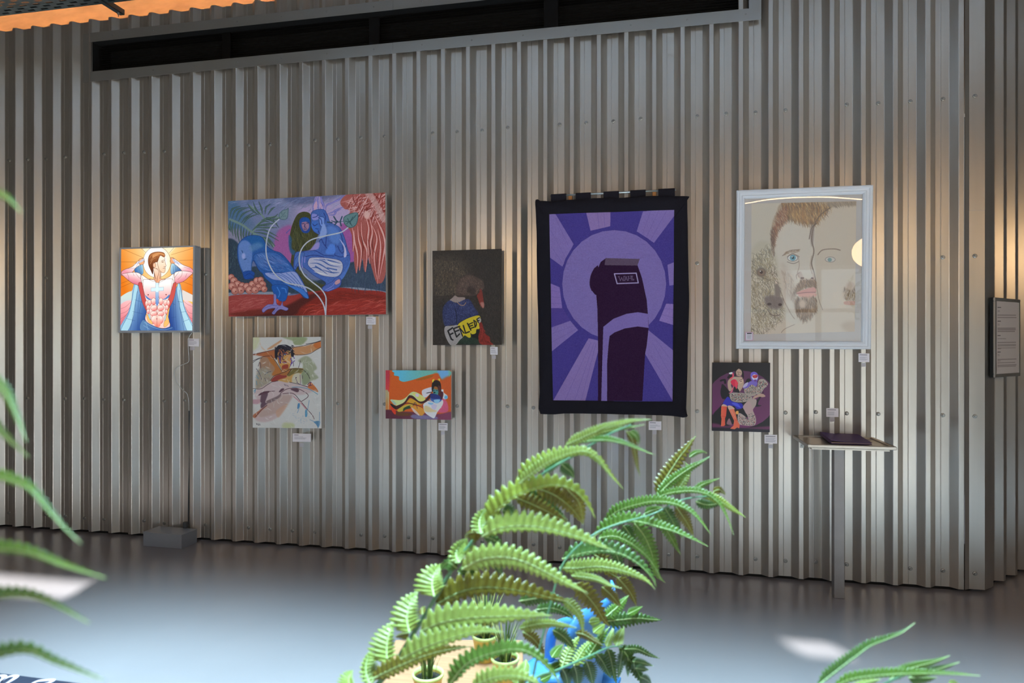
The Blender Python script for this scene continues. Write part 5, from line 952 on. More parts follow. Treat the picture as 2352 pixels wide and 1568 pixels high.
for y, x1, c_, w_ in ((412, 605, 1, 6), (455, 590, 0, 4), (468, 590, 0, 4), (515, 800, 0, 7), (547, 806, 0, 7), (597, 602, 1, 6), (635, 590, 0, 4), (650, 590, 0, 4), (692, 795, 0, 8), (712, 800, 0, 8), (735, 785, 0, 8), (790, 600, 1, 6), (833, 670, 0, 5), (884, 800, 0, 7), (916, 800, 0, 6), (930, 800, 0, 5), (958, 795, 0, 5), (968, 605, 0, 5), (1012, 600, 1, 6), (1045, 590, 0, 4), (1060, 590, 0, 4), (1112, 806, 0, 7), (1130, 600, 0, 5), (1157, 790, 0, 6), (1190, 806, 0, 7), (1208, 800, 0, 6)):
    x = 565
    while x < x1: l = rng.uniform(10, 26); s.line([(x, y), (min(x + l, x1), y)], (70, 58, 54) if c_ else (138, 124, 116), w_, sm=False, a=.85); x += l + 5
picture_face('text_sheet', lerpq(ru, rv, 1 - ru, 1 - rv, -.003), s.material('text_sheet', 1.1), sg)
# shelf made of a metal tray on one post, with the folder
M_tray2 = mat('satin_steel_tray', (176, 168, 158), rough=.3, metal=.8, bump=(40, .05, (1, 8, 1))); M_post = mat('steel_post', (150, 144, 142), rough=.45, metal=.5, bump=(60, .1), var=(6, .1))
hS = .985; xS0 = wall_pt(1827, 998, -.03).x; pf = floor_pt(1850, 1020.5, hS); pr_ = floor_pt(2056, 1025, hS); pbl = floor_pt(1824, 997.5, hS); pbr = floor_pt(2003, 1001, hS)
yB, yF = (pbl.y + pbr.y) / 2, (pf.y + pr_.y) / 2; yB = min(yB, -.004); x0_, x1_ = (pf.x + pbl.x) / 2, (pr_.x + pbr.x) / 2
sh = tag(empty('shelf', ((x0_ + x1_) / 2, yB, 0)), 'small metal tray shelf on a single post beneath the framed drawing', 'shelf')
MB().box((x0_ + .02, yF + .02, hS - .016), (x1_ - .02, yB - .02, hS - .008)).build('tray_plate', M_tray2, sh)
def rail(a, b, c_, d_): MB().hexa([a, b, c_, d_], [p - Vector((0, 0, .022)) for p in (a, b, c_, d_)]).build('tray_rim', M_tray2, sh, bevel=.004)
r = .026; A, B_, C_, D_ = Vector((x0_, yB, hS)), Vector((x1_, yB, hS)), Vector((x1_, yF, hS)), Vector((x0_, yF, hS)); a, b_, c_, d_ = A + Vector((r, -r, 0)), B_ + Vector((-r, -r, 0)), C_ + Vector((-r, r, 0)), D_ + Vector((r, r, 0))
rail(A, B_, b_, a); rail(B_, C_, c_, b_); rail(D_, C_, c_, d_); rail(A, D_, d_, a)
MB().box((x0_ + .03, yF + .03, hS - .034), (x1_ - .03, yB - .03, hS - .016)).build('underside_frame', M_tray2, sh)
pp = floor_pt(1928, 1374)
MB().box((pp.x - .031, pp.y, 0), (pp.x + .031, pp.y + .062, hS - .034)).build('post', M_post, sh, bevel=.003)
for px in (1842, 1912, 1984):
    xb = wall_pt(px, 1025).x; m = MB(); m.box((xb - .012, -.006, hS - .085), (xb + .012, -.001, hS - .03)); m.box((xb - .012, -.07, hS - .034), (xb + .012, -.006, hS - .030)); m.build('bracket', M_screw, sh)
    o = bpy.data.objects.new('bracket_screw', scme); COL.objects.link(o); o.parent = sh; o.matrix_basis = wm(sh).inverted() @ Matrix.Translation((xb, -.006, hS - .066)) @ Matrix.Scale(.5, 4)
cs = crop(1780, 900, 7.128); M_fol2 = mat('purple_folder_card', (78, 46, 104), rough=.55, bump=(200, .1)); M_pg = mat('paper_block', (176, 160, 158), rough=.8)
ft = [floor_pt(*cs(*c), hS + .018) for c in ((738, 662), (1352, 674), (1592, 818), (915, 800))]; fl_ = [Vector((p.x, p.y, hS - .006)) for p in ft]
fd = tag(empty('folder', fl_[3]), 'purple card folder of papers lying on the metal tray shelf', 'folder')
def shift(q, z): return [Vector((p.x, p.y, z)) for p in q]
n_ = 10; m = MB()
for i in range(n_ + 1):
    u = i / n_; e = .010 * u * u + .006 * math.sin(u * math.pi)
    for zo in (.022 - e, .019 - e):
        m.v += [tuple(ft[0].lerp(ft[1], u) * 1), tuple(ft[3].lerp(ft[2], u))]
        m.v[-2] = (m.v[-2][0], m.v[-2][1], hS + .001 + zo); m.v[-1] = (m.v[-1][0], m.v[-1][1], hS + .001 + zo)
for i in range(n_):
    a_ = i * 4; m.f += [(a_, a_ + 1, a_ + 5, a_ + 4), (a_ + 2, a_ + 6, a_ + 7, a_ + 3), (a_, a_ + 4, a_ + 6, a_ + 2), (a_ + 1, a_ + 3, a_ + 7, a_ + 5)]
m.f += [(0, 2, 3, 1), (n_ * 4, n_ * 4 + 1, n_ * 4 + 3, n_ * 4 + 2)]
m.build('cover', M_fol2, fd)
MB().hexa(shift(ft, hS + .0035), shift(ft, hS + .0005)).build('cover', M_fol2, fd)
ins = [ft[0].lerp(ft[2], .03), ft[1].lerp(ft[3], .04), ft[2].lerp(ft[0], .02), ft[3].lerp(ft[1], .02)]
MB().hexa(shift(ins, hS + .010), shift(ins, hS + .0037)).build('pages', M_pg, fd)
sp = [ft[0], ft[0].lerp(ft[1], .008), ft[3].lerp(ft[2], .008), ft[3]]; MB().hexa(shift(sp, hS + .0215), shift(sp, hS + .0006)).build('spine', M_fol2, fd)
# metal floor box at the foot of the wall
M_box = mat('brushed_floor_box', (158, 163, 172), rough=.4, metal=.3, bump=(60, .08, (.3, .3, 8)))
p0, p1 = floor_pt(329, 1253), floor_pt(417, 1260.5); h_ = wall_pt(0, 0).z * 0 + .11; u_ = (p1 - p0).normalized(); v_ = Vector((-u_.y, u_.x, 0)); dpt = .5 * (-(p0.y) - .01)
p3, p2 = p0 + v_ * (-p0.y - .012) / v_.y, p1 + v_ * (-p0.y - .012) / v_.y
bx_ = tag(empty('floor_box', (p0 + p1) / 2), 'low grey metal socket box on the floor below the light box', 'floor box')
up = Vector((0, 0, h_)); MB().hexa([p + up - Vector((0, 0, .004)) for p in (p0, p1, p2, p3)], [p0, p1, p2, p3]).build('housing', M_box, bx_, bevel=.002)
ov = -u_ * .004; MB().hexa([p + up for p in (p0 + ov - v_ * .004, p1 - ov - v_ * .004, p2 - ov, p3 + ov)], [p + up - Vector((0, 0, .004)) for p in (p0 + ov - v_ * .004, p1 - ov - v_ * .004, p2 - ov, p3 + ov)]).build('lid', M_box, bx_, bevel=.001)
pl = Vector((xd + .004, -.02, h_)); MB().box((pl.x - .02, -.035, h_), (pl.x + .012, -.005, h_ + .05)).build('plug', M_gflex, bx_, bevel=.004)
# ------------------------------------------------------------------ table with small pots, and the blue armchair, below the fern
M_oak = mat('oak_veneer', (160, 118, 84), rough=.5, var=(7, .16, (1, 14, 1)), bump=(60, .1, (1, 12, 1)))
zt_ = .75; F_ = lambda x, z, h=0: cw(x, z, h)
tb = tag(empty('side_table', F_(-.08, 1.6)), 'small oak-topped table under the middle fern, carrying potted grasses', 'table')
q = [F_(-.335, 1.90, zt_), F_(.03, 1.90, zt_), F_(.03, 1.36, zt_), F_(-.335, 1.36, zt_)]
MB().hexa(q, [p - Vector((0, 0, .022)) for p in q]).build('tabletop', M_oak, tb, bevel=.004)
for (x, z) in ((-.30, 1.86), (.0, 1.86), (-.30, 1.40), (.0, 1.40)): p = F_(x, z); MB().tube([(p.x, p.y, 0), (p.x, p.y, zt_ - .022)], [.012, .016], 12).build('leg', M_white, tb, smooth=True)
M_pot = mat('straw_yellow_pot', (214, 186, 92), rough=.35); M_rim = mat('pale_green_rim', (196, 214, 130), rough=.35); M_soil = mat('dark_soil', (34, 30, 26), rough=.95, bump=(60, 1.)); M_grass = mat('dark_grass_blade', (70, 92, 42), rough=.5, trans=.2); M_grass2 = mat('light_grass_blade', (186, 190, 110), rough=.5, trans=.2)
for (px, z, r, hh, nb_, lb_) in ((983, 1.57, .036, .11, 26, 'yellow pot of sparse grass, front left on the oak table'), (1160, 1.65, .034, .12, 40, 'yellow pot of short grass, right on the oak table'), (1114, 1.78, .034, .15, 60, 'yellow pot of spiky variegated grass, at the back of the oak table')):
    x = (px - CX) / F * z; p = F_(x, z, zt_)
    t = tag(empty('potted_grass', p), lb_, 'plant', 'grass pots on the oak table')
    MB().lathe([(r * .72, 0), (r * .98, .062), (r * .90, .062), (r * .86, .05), (.001, .05)], p, 28, cap=False).build('pot', M_pot, t, smooth=False)
    MB().lathe([(r * .985, .060), (r * 1.05, .062), (r * 1.05, .069), (r * .93, .069), (r * .90, .060)], p, 28, cap=False).build('rim', M_rim, t, smooth=True)
    MB().lathe([(r * .88, .056), (r * .5, .058), (.001, .06)], p, 20, cap=False).build('soil', M_soil, t)
    for mg, cnt in ((M_grass, nb_), (M_grass2, nb_ // 2)):
        m = MB()
        for i in range(cnt):
            a_ = rng.uniform(0, 6.28); r0 = rng.uniform(0, r * .5); ln = hh * rng.uniform(.6, 1.05); sp_ = rng.uniform(.08, .5); w_ = .0016; b0 = p + Vector((r0 * math.cos(a_), r0 * math.sin(a_), .057)); dr = Vector((math.cos(a_), math.sin(a_), 0)); sd = Vector((-dr.y, dr.x, 0)) * w_
            pts = [b0 + dr * ln * sp_ * t_ ** 1.6 + Vector((0, 0, ln * t_)) for t_ in (0, .35, .7, 1)]
            o_ = m.add([pts[0] - sd, pts[0] + sd, pts[1] - sd, pts[1] + sd, pts[2] - sd * .8, pts[2] + sd * .8, pts[3]], [(0, 1, 3, 2), (2, 3, 5, 4), (4, 5, 6)])
        m.build('grass_blades', mg, t)['kind'] = 'stuff'
M_blue = mat('sky_blue_plastic', (62, 122, 180), rough=.4)
cc = F_(.185, 2.12); ch = tag(empty('armchair', cc), 'sky blue moulded plastic armchair beside the oak table, behind the fern', 'chair')
# chair frame: faces the table (towards -x of the camera), back on the right
bxv = Vector((CT, ST, 0)); azv = Vector((-ST, CT, 0)); rot = Matrix.Rotation(math.radians(-28), 3, 'Z'); bxv = rot @ bxv; azv = rot @ azv
def cpt(b, s_, z): return cc + bxv * b + azv * s_ + Vector((0, 0, z))      # b: towards the back, s: sideways
m = MB(); NU, NV = 10, 12
for side in (0, 1):
    for j in range(NV + 1):
        v = j / NV; z = .40 + .41 * v; hw = (.21 - .02 * v) * (1 if v < .86 else math.sqrt(max(.0, 1 - ((v - .86) / .15) ** 2)) * .35 + .65)
        for i in range(NU + 1):
            u = 2 * i / NU - 1; b_ = .055 + .07 * v - .045 * u * u + (.012 if side else 0); m.v.append(tuple(cpt(b_, hw * u, z)))
n1 = (NU + 1) * (NV + 1)
for j in range(NV):
    for i in range(NU):
        a_ = j * (NU + 1) + i; m.f += [(a_, a_ + 1, a_ + NU + 2, a_ + NU + 1), (n1 + a_, n1 + a_ + NU + 1, n1 + a_ + NU + 2, n1 + a_ + 1)]
for j in range(NV):
    for i in (0, NU): a_ = j * (NU + 1) + i; m.f.append((a_, a_ + NU + 1, n1 + a_ + NU + 1, n1 + a_))
for i in range(NU):
    for j in (0, NV): a_ = j * (NU + 1) + i; m.f.append((a_, a_ + 1, n1 + a_ + 1, n1 + a_))
m.build('backrest', M_blue, ch, smooth=True)
m = MB(); NS_ = 10
for side in (0, 1):
    for j in range(NS_ + 1):
        b_ = .10 - .36 * j / NS_
        for i in range(NU + 1):
            u = 2 * i / NU - 1; m.v.append(tuple(cpt(b_, (.21 + .02 * math.sin(j / NS_ * 3.1)) * u, .44 + .02 * u * u - .03 * (j / NS_ > .9) - (.012 if side else 0))))
n1 = (NU + 1) * (NS_ + 1)
for j in range(NS_):
    for i in range(NU): a_ = j * (NU + 1) + i; m.f += [(a_, a_ + 1, a_ + NU + 2, a_ + NU + 1), (n1 + a_, n1 + a_ + NU + 1, n1 + a_ + NU + 2, n1 + a_ + 1)]
    for i in (0, NU): a_ = j * (NU + 1) + i; m.f.append((a_, a_ + NU + 1, n1 + a_ + NU + 1, n1 + a_))
for i in range(NU):
    for j in (0, NS_): a_ = j * (NU + 1) + i; m.f.append((a_, a_ + 1, n1 + a_ + 1, n1 + a_))
m.build('seat', M_blue, ch, smooth=True)
for s_ in (-1, 1):
    P_ = spline(np.array([cpt(.09, .19 * s_, .63), cpt(.02, .215 * s_, .62), cpt(-.06, .225 * s_, .61), cpt(-.13, .225 * s_, .59), cpt(-.165, .22 * s_, .54), cpt(-.17, .215 * s_, .45)]), False, 5)
    MB().tube([Vector(p) for p in P_], .019, 10).build('armrest', M_blue, ch, smooth=True)
    for b_ in (.10, -.22): MB().tube([cpt(b_ * .92, .19 * s_, .44), cpt(b_ * 1.1, .22 * s_, 0)], [.019, .014], 10).build('leg', M_blue, ch, smooth=True)
# navy board at the lower left with white brush script
M_navy = mat('navy_board', (13, 20, 40), rough=.6, bump=(80, .1)); M_chalk = mat('white_brush_paint', (170, 158, 172), rough=.7)
hb = .75; e0, e1 = floor_pt(-260, 1512, hb), floor_pt(200, 1569.5, hb); du = (e1 - e0).normalized(); dv = Vector((du.y, -du.x, 0)) * .42
nb_ = tag(empty('menu_board', e1 + dv * .5 - du * .1), 'navy board with white brush lettering, cut off at the bottom left corner', 'board')
q = [e0, e1, e1 + dv, e0 + dv]; MB().hexa(q, [p - Vector((0, 0, .02)) for p in q]).build('panel', M_navy, nb_, bevel=.002)
for l in ('-14,1556 0,1551 10,1553 4,1562 -8,1572', '-2,1568 16,1556 28,1552 38,1553 30,1560 14,1570 2,1582', '52,1588 70,1572 86,1564 100,1562 122,1561 112,1568 96,1572 84,1584', '140,1590 150,1580 164,1574'):
    P_ = spline(pts_of(l), False, 5); m = MB(); k = len(P_)
    pts = [floor_pt(x, y, hb) for x, y in P_]
    for i, p in enumerate(pts):
        t_ = (pts[min(i + 1, k - 1)] - pts[max(i - 1, 0)]).normalized(); n_ = Vector((-t_.y, t_.x, 0)) * (.0052 * math.sin(math.pi * (i + .6) / k) + .0008)
        m.v += [tuple(p - n_ + Vector((0, 0, .0004))), tuple(p + n_ + Vector((0, 0, .0004)))]
    m.f = [(2 * i, 2 * i + 1, 2 * i + 3, 2 * i + 2) for i in range(k - 1)]; m.build('brush_stroke', M_chalk, nb_)
for (x, y) in ((.03, .03), (.03, .39), (.70, .03), (.70, .39)):
    p = e1 - du * (x) + dv * (y / .42); MB().tube([(p.x, p.y, 0), (p.x, p.y, hb - .02)], .012, 10).build('leg', M_black, nb_, smooth=True)
# ------------------------------------------------------------------ ferns close to the camera
def leaf_mat(name, col, tip, rough=.34, tr=.28):
    m = mat(name, col, rough=rough, spec=.55, var=(26, .16), bump=(160, .15), trans=tr); return m
FM = {'L': leaf_mat('leaf_light', (134, 154, 72), 0), 'Y': leaf_mat('leaf_yellow_green', (136, 154, 58), 0), 'G': leaf_mat('leaf_green', (86, 122, 44), 0), 'D': leaf_mat('leaf_deep_green', (72, 106, 48), 0), 'O': leaf_mat('leaf_olive', (108, 102, 30), 0)}
M_rib = mat('pale_midrib', (160, 184, 122), rough=.4); M_stem = mat('fern_stem', (84, 126, 96), rough=.4)
Z5 = (784, 1045, 3.); Z1 = (1150, 940, 4.02); Z3 = (1180, 1250, 4.93); ZR = (1780, 1400, 4.11); Z0 = (0, 0, 1.)
def fpx(s, fr): return np.array([[fr[0] + x / fr[2], fr[1] + y / fr[2]] for x, y in pts_of(s)])
def resample(P, n):
    d = np.r_[0, np.cumsum(np.hypot(*np.diff(P, axis=0).T))]; t = np.linspace(0, d[-1], n); return np.c_[np.interp(t, d, P[:, 0]), np.interp(t, d, P[:, 1])], d[-1]
def leaflet(s, fr, wu, wl, z0, z1, kind, parent, teeth=None, fold=.5, wk=1.42):
    """serrated leaflet on the curve s; wu / wl: seen half widths above and below the midrib (in the crop's pixels)"""
    P = spline(fpx(s, fr), False, 8); _, L = resample(P, 4); wu, wl = wu / fr[2] * wk, wl / fr[2] * wk; W = max(wu, wl)
    if teeth is None: teeth = int(max(12, L / max(6.0, W * .42)))
    teeth = min(teeth, 34); per_ = 4; n = teeth * per_ + 1; Q, _ = resample(P, n); m = MB(); up = []
    for i in range(n):
        t = i / (n - 1); z = z0 + (z1 - z0) * t; T = Q[min(i + 1, n - 1)] - Q[max(i - 1, 0)]; T = T / (np.hypot(*T) + 1e-9); N = np.array([T[1], -T[0]])
        if N[1] > 0 and abs(T[0]) > .25: N = -N
        if i and np.dot(N, up[-1]) < 0: N = -N
        up.append(N)
        f = min(1, (t / .10) ** .6) * (1 - max(0, (t - .25) / .75) ** 1.5) if t < 1 else 0
        ph = (i % per_) / per_; tooth = (.58, .90, 1.0, .84)[i % per_]; rip = (0, .9, 1., .5)[i % per_]
        c = cam_pt(Q[i][0], Q[i][1], z)
        def off(w, sgn, k, lift):
            a = Q[i] + N * sgn * w * f * k + T * w * .30 * k * f; dz = sgn * math.sqrt(max(0, (W * 1.02) ** 2 - min(w, W) ** 2)) * f * k * fold / F * z * 1.0
            return cam_pt(a[0], a[1], z + dz - lift * W * f / F * z)
        m.v += [tuple(off(wu, 1, tooth, -.10)), tuple(off(wu, 1, .5, .10 + .16 * rip)), tuple(c), tuple(off(wl, -1, .5, .10 + .16 * rip)), tuple(off(wl, -1, tooth, -.06))]
    for i in range(n - 1):
        for k in range(4): a = i * 5 + k; m.f.append((a, a + 1, a + 6, a + 5))
    nl = len(m.f); rw = np.interp(np.arange(n) / (n - 1), [0, 1], [.05 * W + .5, .3])
    rib = [cam_pt(Q[i][0], Q[i][1], (z0 + (z1 - z0) * i / (n - 1)) * .9985) for i in range(0, n, 3)]; m.tube(rib, [max(.0004, rw[i] / F * z0) for i in range(0, n, 3)], 5, cap=False)
    me = m.mesh('leaflet', FM[kind], True); me.materials.append(M_rib)
    me.polygons.foreach_set('material_index', [0] * nl + [1] * (len(me.polygons) - nl)); M = rebase(me, parent); return link('leaflet', me, parent, M)
def frond(s, fr, z0, z1, r0, r1, thing):
    P = spline(fpx(s, fr), False, 6); n = len(P); zs = np.linspace(z0, z1, n); pts = [cam_pt(x, y, z) for (x, y), z in zip(P, zs)]
    me = MB().tube(pts, list(np.linspace(r0, r1, n)), 8).mesh('frond', M_stem, True); M = rebase(me, thing); o = link('frond', me, thing, M); return o
def wmo(o): return o
M_pl = mat('white_planter', (206, 208, 206), rough=.5); M_trough = mat('wood_trough', (150, 112, 78), rough=.6, var=(6, .15, (1, 10, 10)))
# room divider trough out of frame carrying the pots
tr = tag(empty('planter_trough', cw(.2, .95)), 'long wooden planter trough in front of the camera, below the picture', 'planter')
def rbox(x0, x1, z0, z1, h0, h1): 
    q = [cw(x0, z1, h1), cw(x1, z1, h1), cw(x1, z0, h1), cw(x0, z0, h1)]; return MB().hexa(q, [Vector((p.x, p.y, h0)) for p in q])
rbox(-.95, 1.25, .62, .66, 0, .84).build('side_board', M_trough, tr); rbox(-.95, 1.25, 1.14, 1.18, 0, .84).build('side_board', M_trough, tr); rbox(-.95, -.91, .66, 1.14, 0, .84).build('end_board', M_trough, tr); rbox(1.21, 1.25, .66, 1.14, 0, .84).build('end_board', M_trough, tr); rbox(-.91, 1.21, .66, 1.14, .5, .529).build('shelf_board', M_trough, tr)
def fern(x, z, label, h0=.53, top=.92):
    b = cw(x, z, h0); t = tag(empty('potted_fern', b), label, 'plant', 'potted ferns close to the camera')
    MB().lathe([(.07, 0), (.10, top - h0), (.105, top - h0), (.108, top - h0 - .02), (.098, top - h0 - .02), (.09, top - h0 - .03), (.001, top - h0 - .03)], b, 28, cap=False).build('pot', M_pl, t, smooth=False)
    MB().lathe([(.09, top - h0 - .028), (.04, top - h0 - .02), (.001, top - h0 - .018)], b, 20, cap=False).build('soil', M_soil, t); return t, Vector((b.x, b.y, top - .02))
def root_px(p):
    d = p - Vector((0, -D, EYE)); x = d.x * CT + d.y * ST; z = -d.x * ST + d.y * CT; return CX + x / z * F, HY - d.z / z * F, z
def S(s): return s
fA, base = fern(-.12, 1.0, 'large green fern arching across the lower middle of the view'); bx0, by0, bz0 = root_px(base)
def stem_from(base_xy, pts): return ('%f,%f ' % base_xy) + pts
# frond A: the big light one leaning right
A = frond('%f,%f 845,1640 905,1530 935,1478 990,1390 1050,1290 1110,1213 1150,1165 1200,1122 1262,1078 1320,1045 1390,1002 1450,975' % (bx0, by0), Z0, bz0, .98, .0042, .0012, fA)
LF = [('970,560 1100,500 1280,488 1450,512 1650,570 1780,625 1885,658', Z5, 84, 34, .97, .93, 'L'), ('830,785 950,722 1100,700 1250,730 1400,800 1550,880 1702,952', Z5, 74, 62, .95, .90, 'L'), ('650,1030 800,950 950,912 1100,915 1300,945 1450,985 1590,1010', Z5, 90, 46, 1.0, 1.04, 'O'),
      ('545,1215 700,1150 900,1120 1150,1108 1300,1106 1465,1105', Z5, 92, 56, .94, .88, 'L'), ('410,1405 560,1330 750,1262 920,1218 1040,1215 1120,1222', Z5, 82, 34, .93, .88, 'L'), ('215,1540 400,1450 600,1372 760,1335 900,1318', Z5, 60, 40, .95, .97, 'O'),
      ('740,1590 850,1450 1000,1375 1200,1335 1330,1375 1440,1480 1520,1600', Z5, 64, 30, .90, .86, 'G'), ('900,1600 1040,1535 1200,1520 1330,1560 1400,1620', Z5, 60, 34, .88, .85, 'L'),
      ('1000,470 1080,370 1200,280 1350,222 1480,205 1600,240 1680,320 1755,445', Z5, 80, 14, .98, .95, 'Y'), ('1210,195 1300,110 1420,45 1540,5 1680,-5 1780,60 1860,150 1945,235', Z5, 60, 12, .98, .96, 'Y'),
      ('1200,290 1330,345 1440,400 1570,475', Z5, 55, 40, 1.03, 1.08, 'O'), ('1340,225 1470,275 1590,370 1668,480', Z5, 62, 50, 1.04, 1.09, 'O'), ('1250,250 1380,300 1470,370 1560,450', Z5, 40, 34, 1.07, 1.1, 'D'), ('1520,190 1580,260 1640,330 1670,470', Z5, 46, 30, 1.02, 1.06, 'O'),
      ('600,330 720,275 880,205 1050,150 1200,110 1388,92', Z1, 46, 34, .97, .95, 'L'), ('760,290 900,230 1050,190 1200,165 1330,140', Z1, 26, 20, .99, .98, 'G'), ('700,310 850,285 1000,285 1150,320 1280,370 1432,422', Z1, 38, 14, .98, .96, 'G'), ('1160,200 1215,280 1240,400 1260,520 1290,622', Z1, 30, 26, .99, 1.0, 'O'), ('1190,200 1250,250 1278,325', Z1, 34, 26, .98, .98, 'G'),
      ('160,690 300,580 450,480 620,410 780,385 900,460 980,560 1045,645', Z1, 56, 24, .97, .94, 'L'), ('400,580 520,500 600,440 680,410', Z1, 34, 26, .99, 1.0, 'D'), ('560,500 600,540 650,580 680,640', Z1, 40, 50, 1.03, 1.05, 'D'), ('880,205 960,160 1060,120', Z1, 26, 14, .96, .95, 'L')]
for a in LF: leaflet(*a, A)
for s_, wl_, wr_, k_ in (('965,545 950,480 962,420 1012,358', 92, 44, 'L'), ('815,745 790,690 805,635 865,570', 100, 40, 'L'), ('640,975 625,890 640,820 695,750', 92, 62, 'L'), ('470,1225 452,1130 470,1030 528,935', 88, 70, 'L'), ('320,1440 312,1340 325,1240 362,1140', 96, 46, 'L'), ('200,1590 168,1490 180,1400 215,1330', 78, 34, 'L'), ('60,1620 50,1540 80,1480', 60, 30, 'L'),
                           ('980,540 930,530 870,540 850,570', 20, 60, 'O'), ('1090,400 1040,360 1040,320 1130,270', 30, 26, 'Y'), ('800,780 740,740 700,760 680,800', 24, 40, 'D')):
    leaflet(s_, Z5, wl_, wr_, .97, 1.02, k_, A, teeth=10)
for s_, a_, b_, k_ in (('840,740 900,700 950,660 1030,640', 30, 40, 'O'), ('800,800 860,810 920,820 960,850', 40, 16, 'D'), ('980,560 1080,600 1110,700', 26, 26, 'D'), ('1000,720 1060,760 1110,830', 40, 20, 'D'), ('560,1100 560,1060 580,1040', 18, 24, 'O'), ('470,1225 420,1230 370,1250', 10, 40, 'O'), ('1110,380 1150,390 1180,420', 50, 40, 'D')):
    leaflet(s_, Z5, a_, b_, 1.03, 1.06, k_, A, teeth=9)
# frond B: darker, behind, reaching right
bB = (bx0 + 30, by0)
Bf = frond('%f,%f 1190,1640 1236,1500 1265,1385 1296,1290 1362,1228 1430,1200 1500,1180 1560,1150 1620,1140 1665,1150' % bB, Z0, bz0 + .03, 1.2, .0022, .0012, fA)
LB = [('860,1175 1000,1085 1150,1030 1300,1040 1450,1080 1600,1125 1750,1188 1925,1268', Z1, 66, 16, 1.18, 1.12, 'G'), ('960,1030 1080,940 1250,880 1420,850 1600,868 1750,940 1850,1040 1945,1160', Z1, 54, 26, 1.2, 1.12, 'G'), ('1380,840 1550,775 1750,752 1900,780 2010,860 2090,1000 2152,1165', Z1, 34, 18, 1.2, 1.14, 'G'), ('1440,780 1520,640 1630,470 1720,350 1808,236', Z1, 62, 64, 1.22, 1.26, 'O'),
      ('1440,800 1580,660 1740,545 1850,485 1945,425', Z1, 40, 44, 1.21, 1.24, 'G'), ('1610,770 1690,660 1735,560 1700,480', Z1, 40, 34, 1.24, 1.27, 'L'), ('1740,440 1800,400 1860,390 1908,405', Z1, 22, 20, 1.24, 1.25, 'G'), ('1770,770 1850,700 1940,665 2022,635', Z1, 26, 24, 1.22, 1.25, 'G'), ('1860,780 2000,830 2130,915 2268,1000', Z1, 34, 30, 1.2, 1.18, 'Y'), ('1800,850 1900,880 2000,870 2060,850', Z1, 40, 36, 1.22, 1.24, 'D'), ('1960,760 2020,740 2080,790', Z1, 26, 26, 1.22, 1.25, 'O'),
      ('1430,920 1490,1040 1570,1180 1662,1342', Z1, 50, 44, 1.24, 1.27, 'G'), ('1230,1050 1320,1160 1385,1300 1420,1440 1440,1520 1520,1600', Z1, 58, 54, 1.22, 1.26, 'G'), ('1130,1070 1190,1150 1250,1270', Z1, 48, 46, 1.26, 1.28, 'D'), ('1510,900 1570,1000 1620,1090 1685,1192', Z1, 44, 40, 1.26, 1.29, 'D'), ('1620,900 1690,1000 1740,1080 1784,1172', Z1, 44, 40, 1.26, 1.29, 'O'),
      ('900,1190 1050,1170 1200,1235 1330,1335 1420,1450 1480,1560', Z1, 50, 30, 1.16, 1.14, 'G'), ('570,1380 750,1330 950,1305 1130,1340 1290,1440 1400,1560 1440,1650', Z1, 84, 24, 1.14, 1.1, 'D'), ('540,1460 700,1465 900,1450 1100,1480 1280,1545 1370,1600 1425,1660', Z1, 64, 46, 1.1, 1.06, 'L'), ('1000,1230 1060,1320 1100,1440 1120,1540', Z1, 44, 44, 1.28, 1.3, 'D'), ('860,1340 960,1400 1000,1500 1100,1560', Z1, 50, 50, 1.3, 1.32, 'O'),
      ('1040,1060 1150,1010 1230,1000', Z1, 40, 30, 1.24, 1.25, 'G'), ('1330,960 1400,930 1500,900', Z1, 34, 20, 1.2, 1.2, 'G'),
      ('650,355 800,368 950,400 1080,460 1235,502', Z3, 40, 30, 1.08, 1.05, 'L'), ('690,440 830,580 940,720 1010,840 1090,935', Z3, 90, 80, 1.16, 1.2, 'O'), ('560,620 660,700 740,800 770,900 785,1010', Z3, 56, 50, 1.1, 1.08, 'L'), ('60,640 250,610 430,600 560,640 660,700', Z3, 60, 60, 1.12, 1.1, 'D'), ('60,950 250,905 420,895 580,920 725,945', Z3, 54, 50, 1.04, 1.0, 'L'), ('440,970 520,1010 610,1090 692,1190', Z3, 62, 60, 1.2, 1.22, 'D'), ('100,990 200,1050 290,1150 350,1270', Z3, 60, 50, 1.18, 1.2, 'O'), ('1170,370 1270,480 1340,580 1390,700', Z3, 62, 50, 1.24, 1.26, 'O'), ('1000,480 1090,560 1160,640 1215,705', Z3, 60, 60, 1.24, 1.26, 'O'), ('700,1000 800,1020 900,1080 1010,1140', Z3, 40, 40, 1.14, 1.12, 'O'), ('250,740 420,720 560,760 700,860', Z3, 60, 50, 1.2, 1.22, 'D')]
for a in LB: leaflet(*a, Bf, wk=1.45)
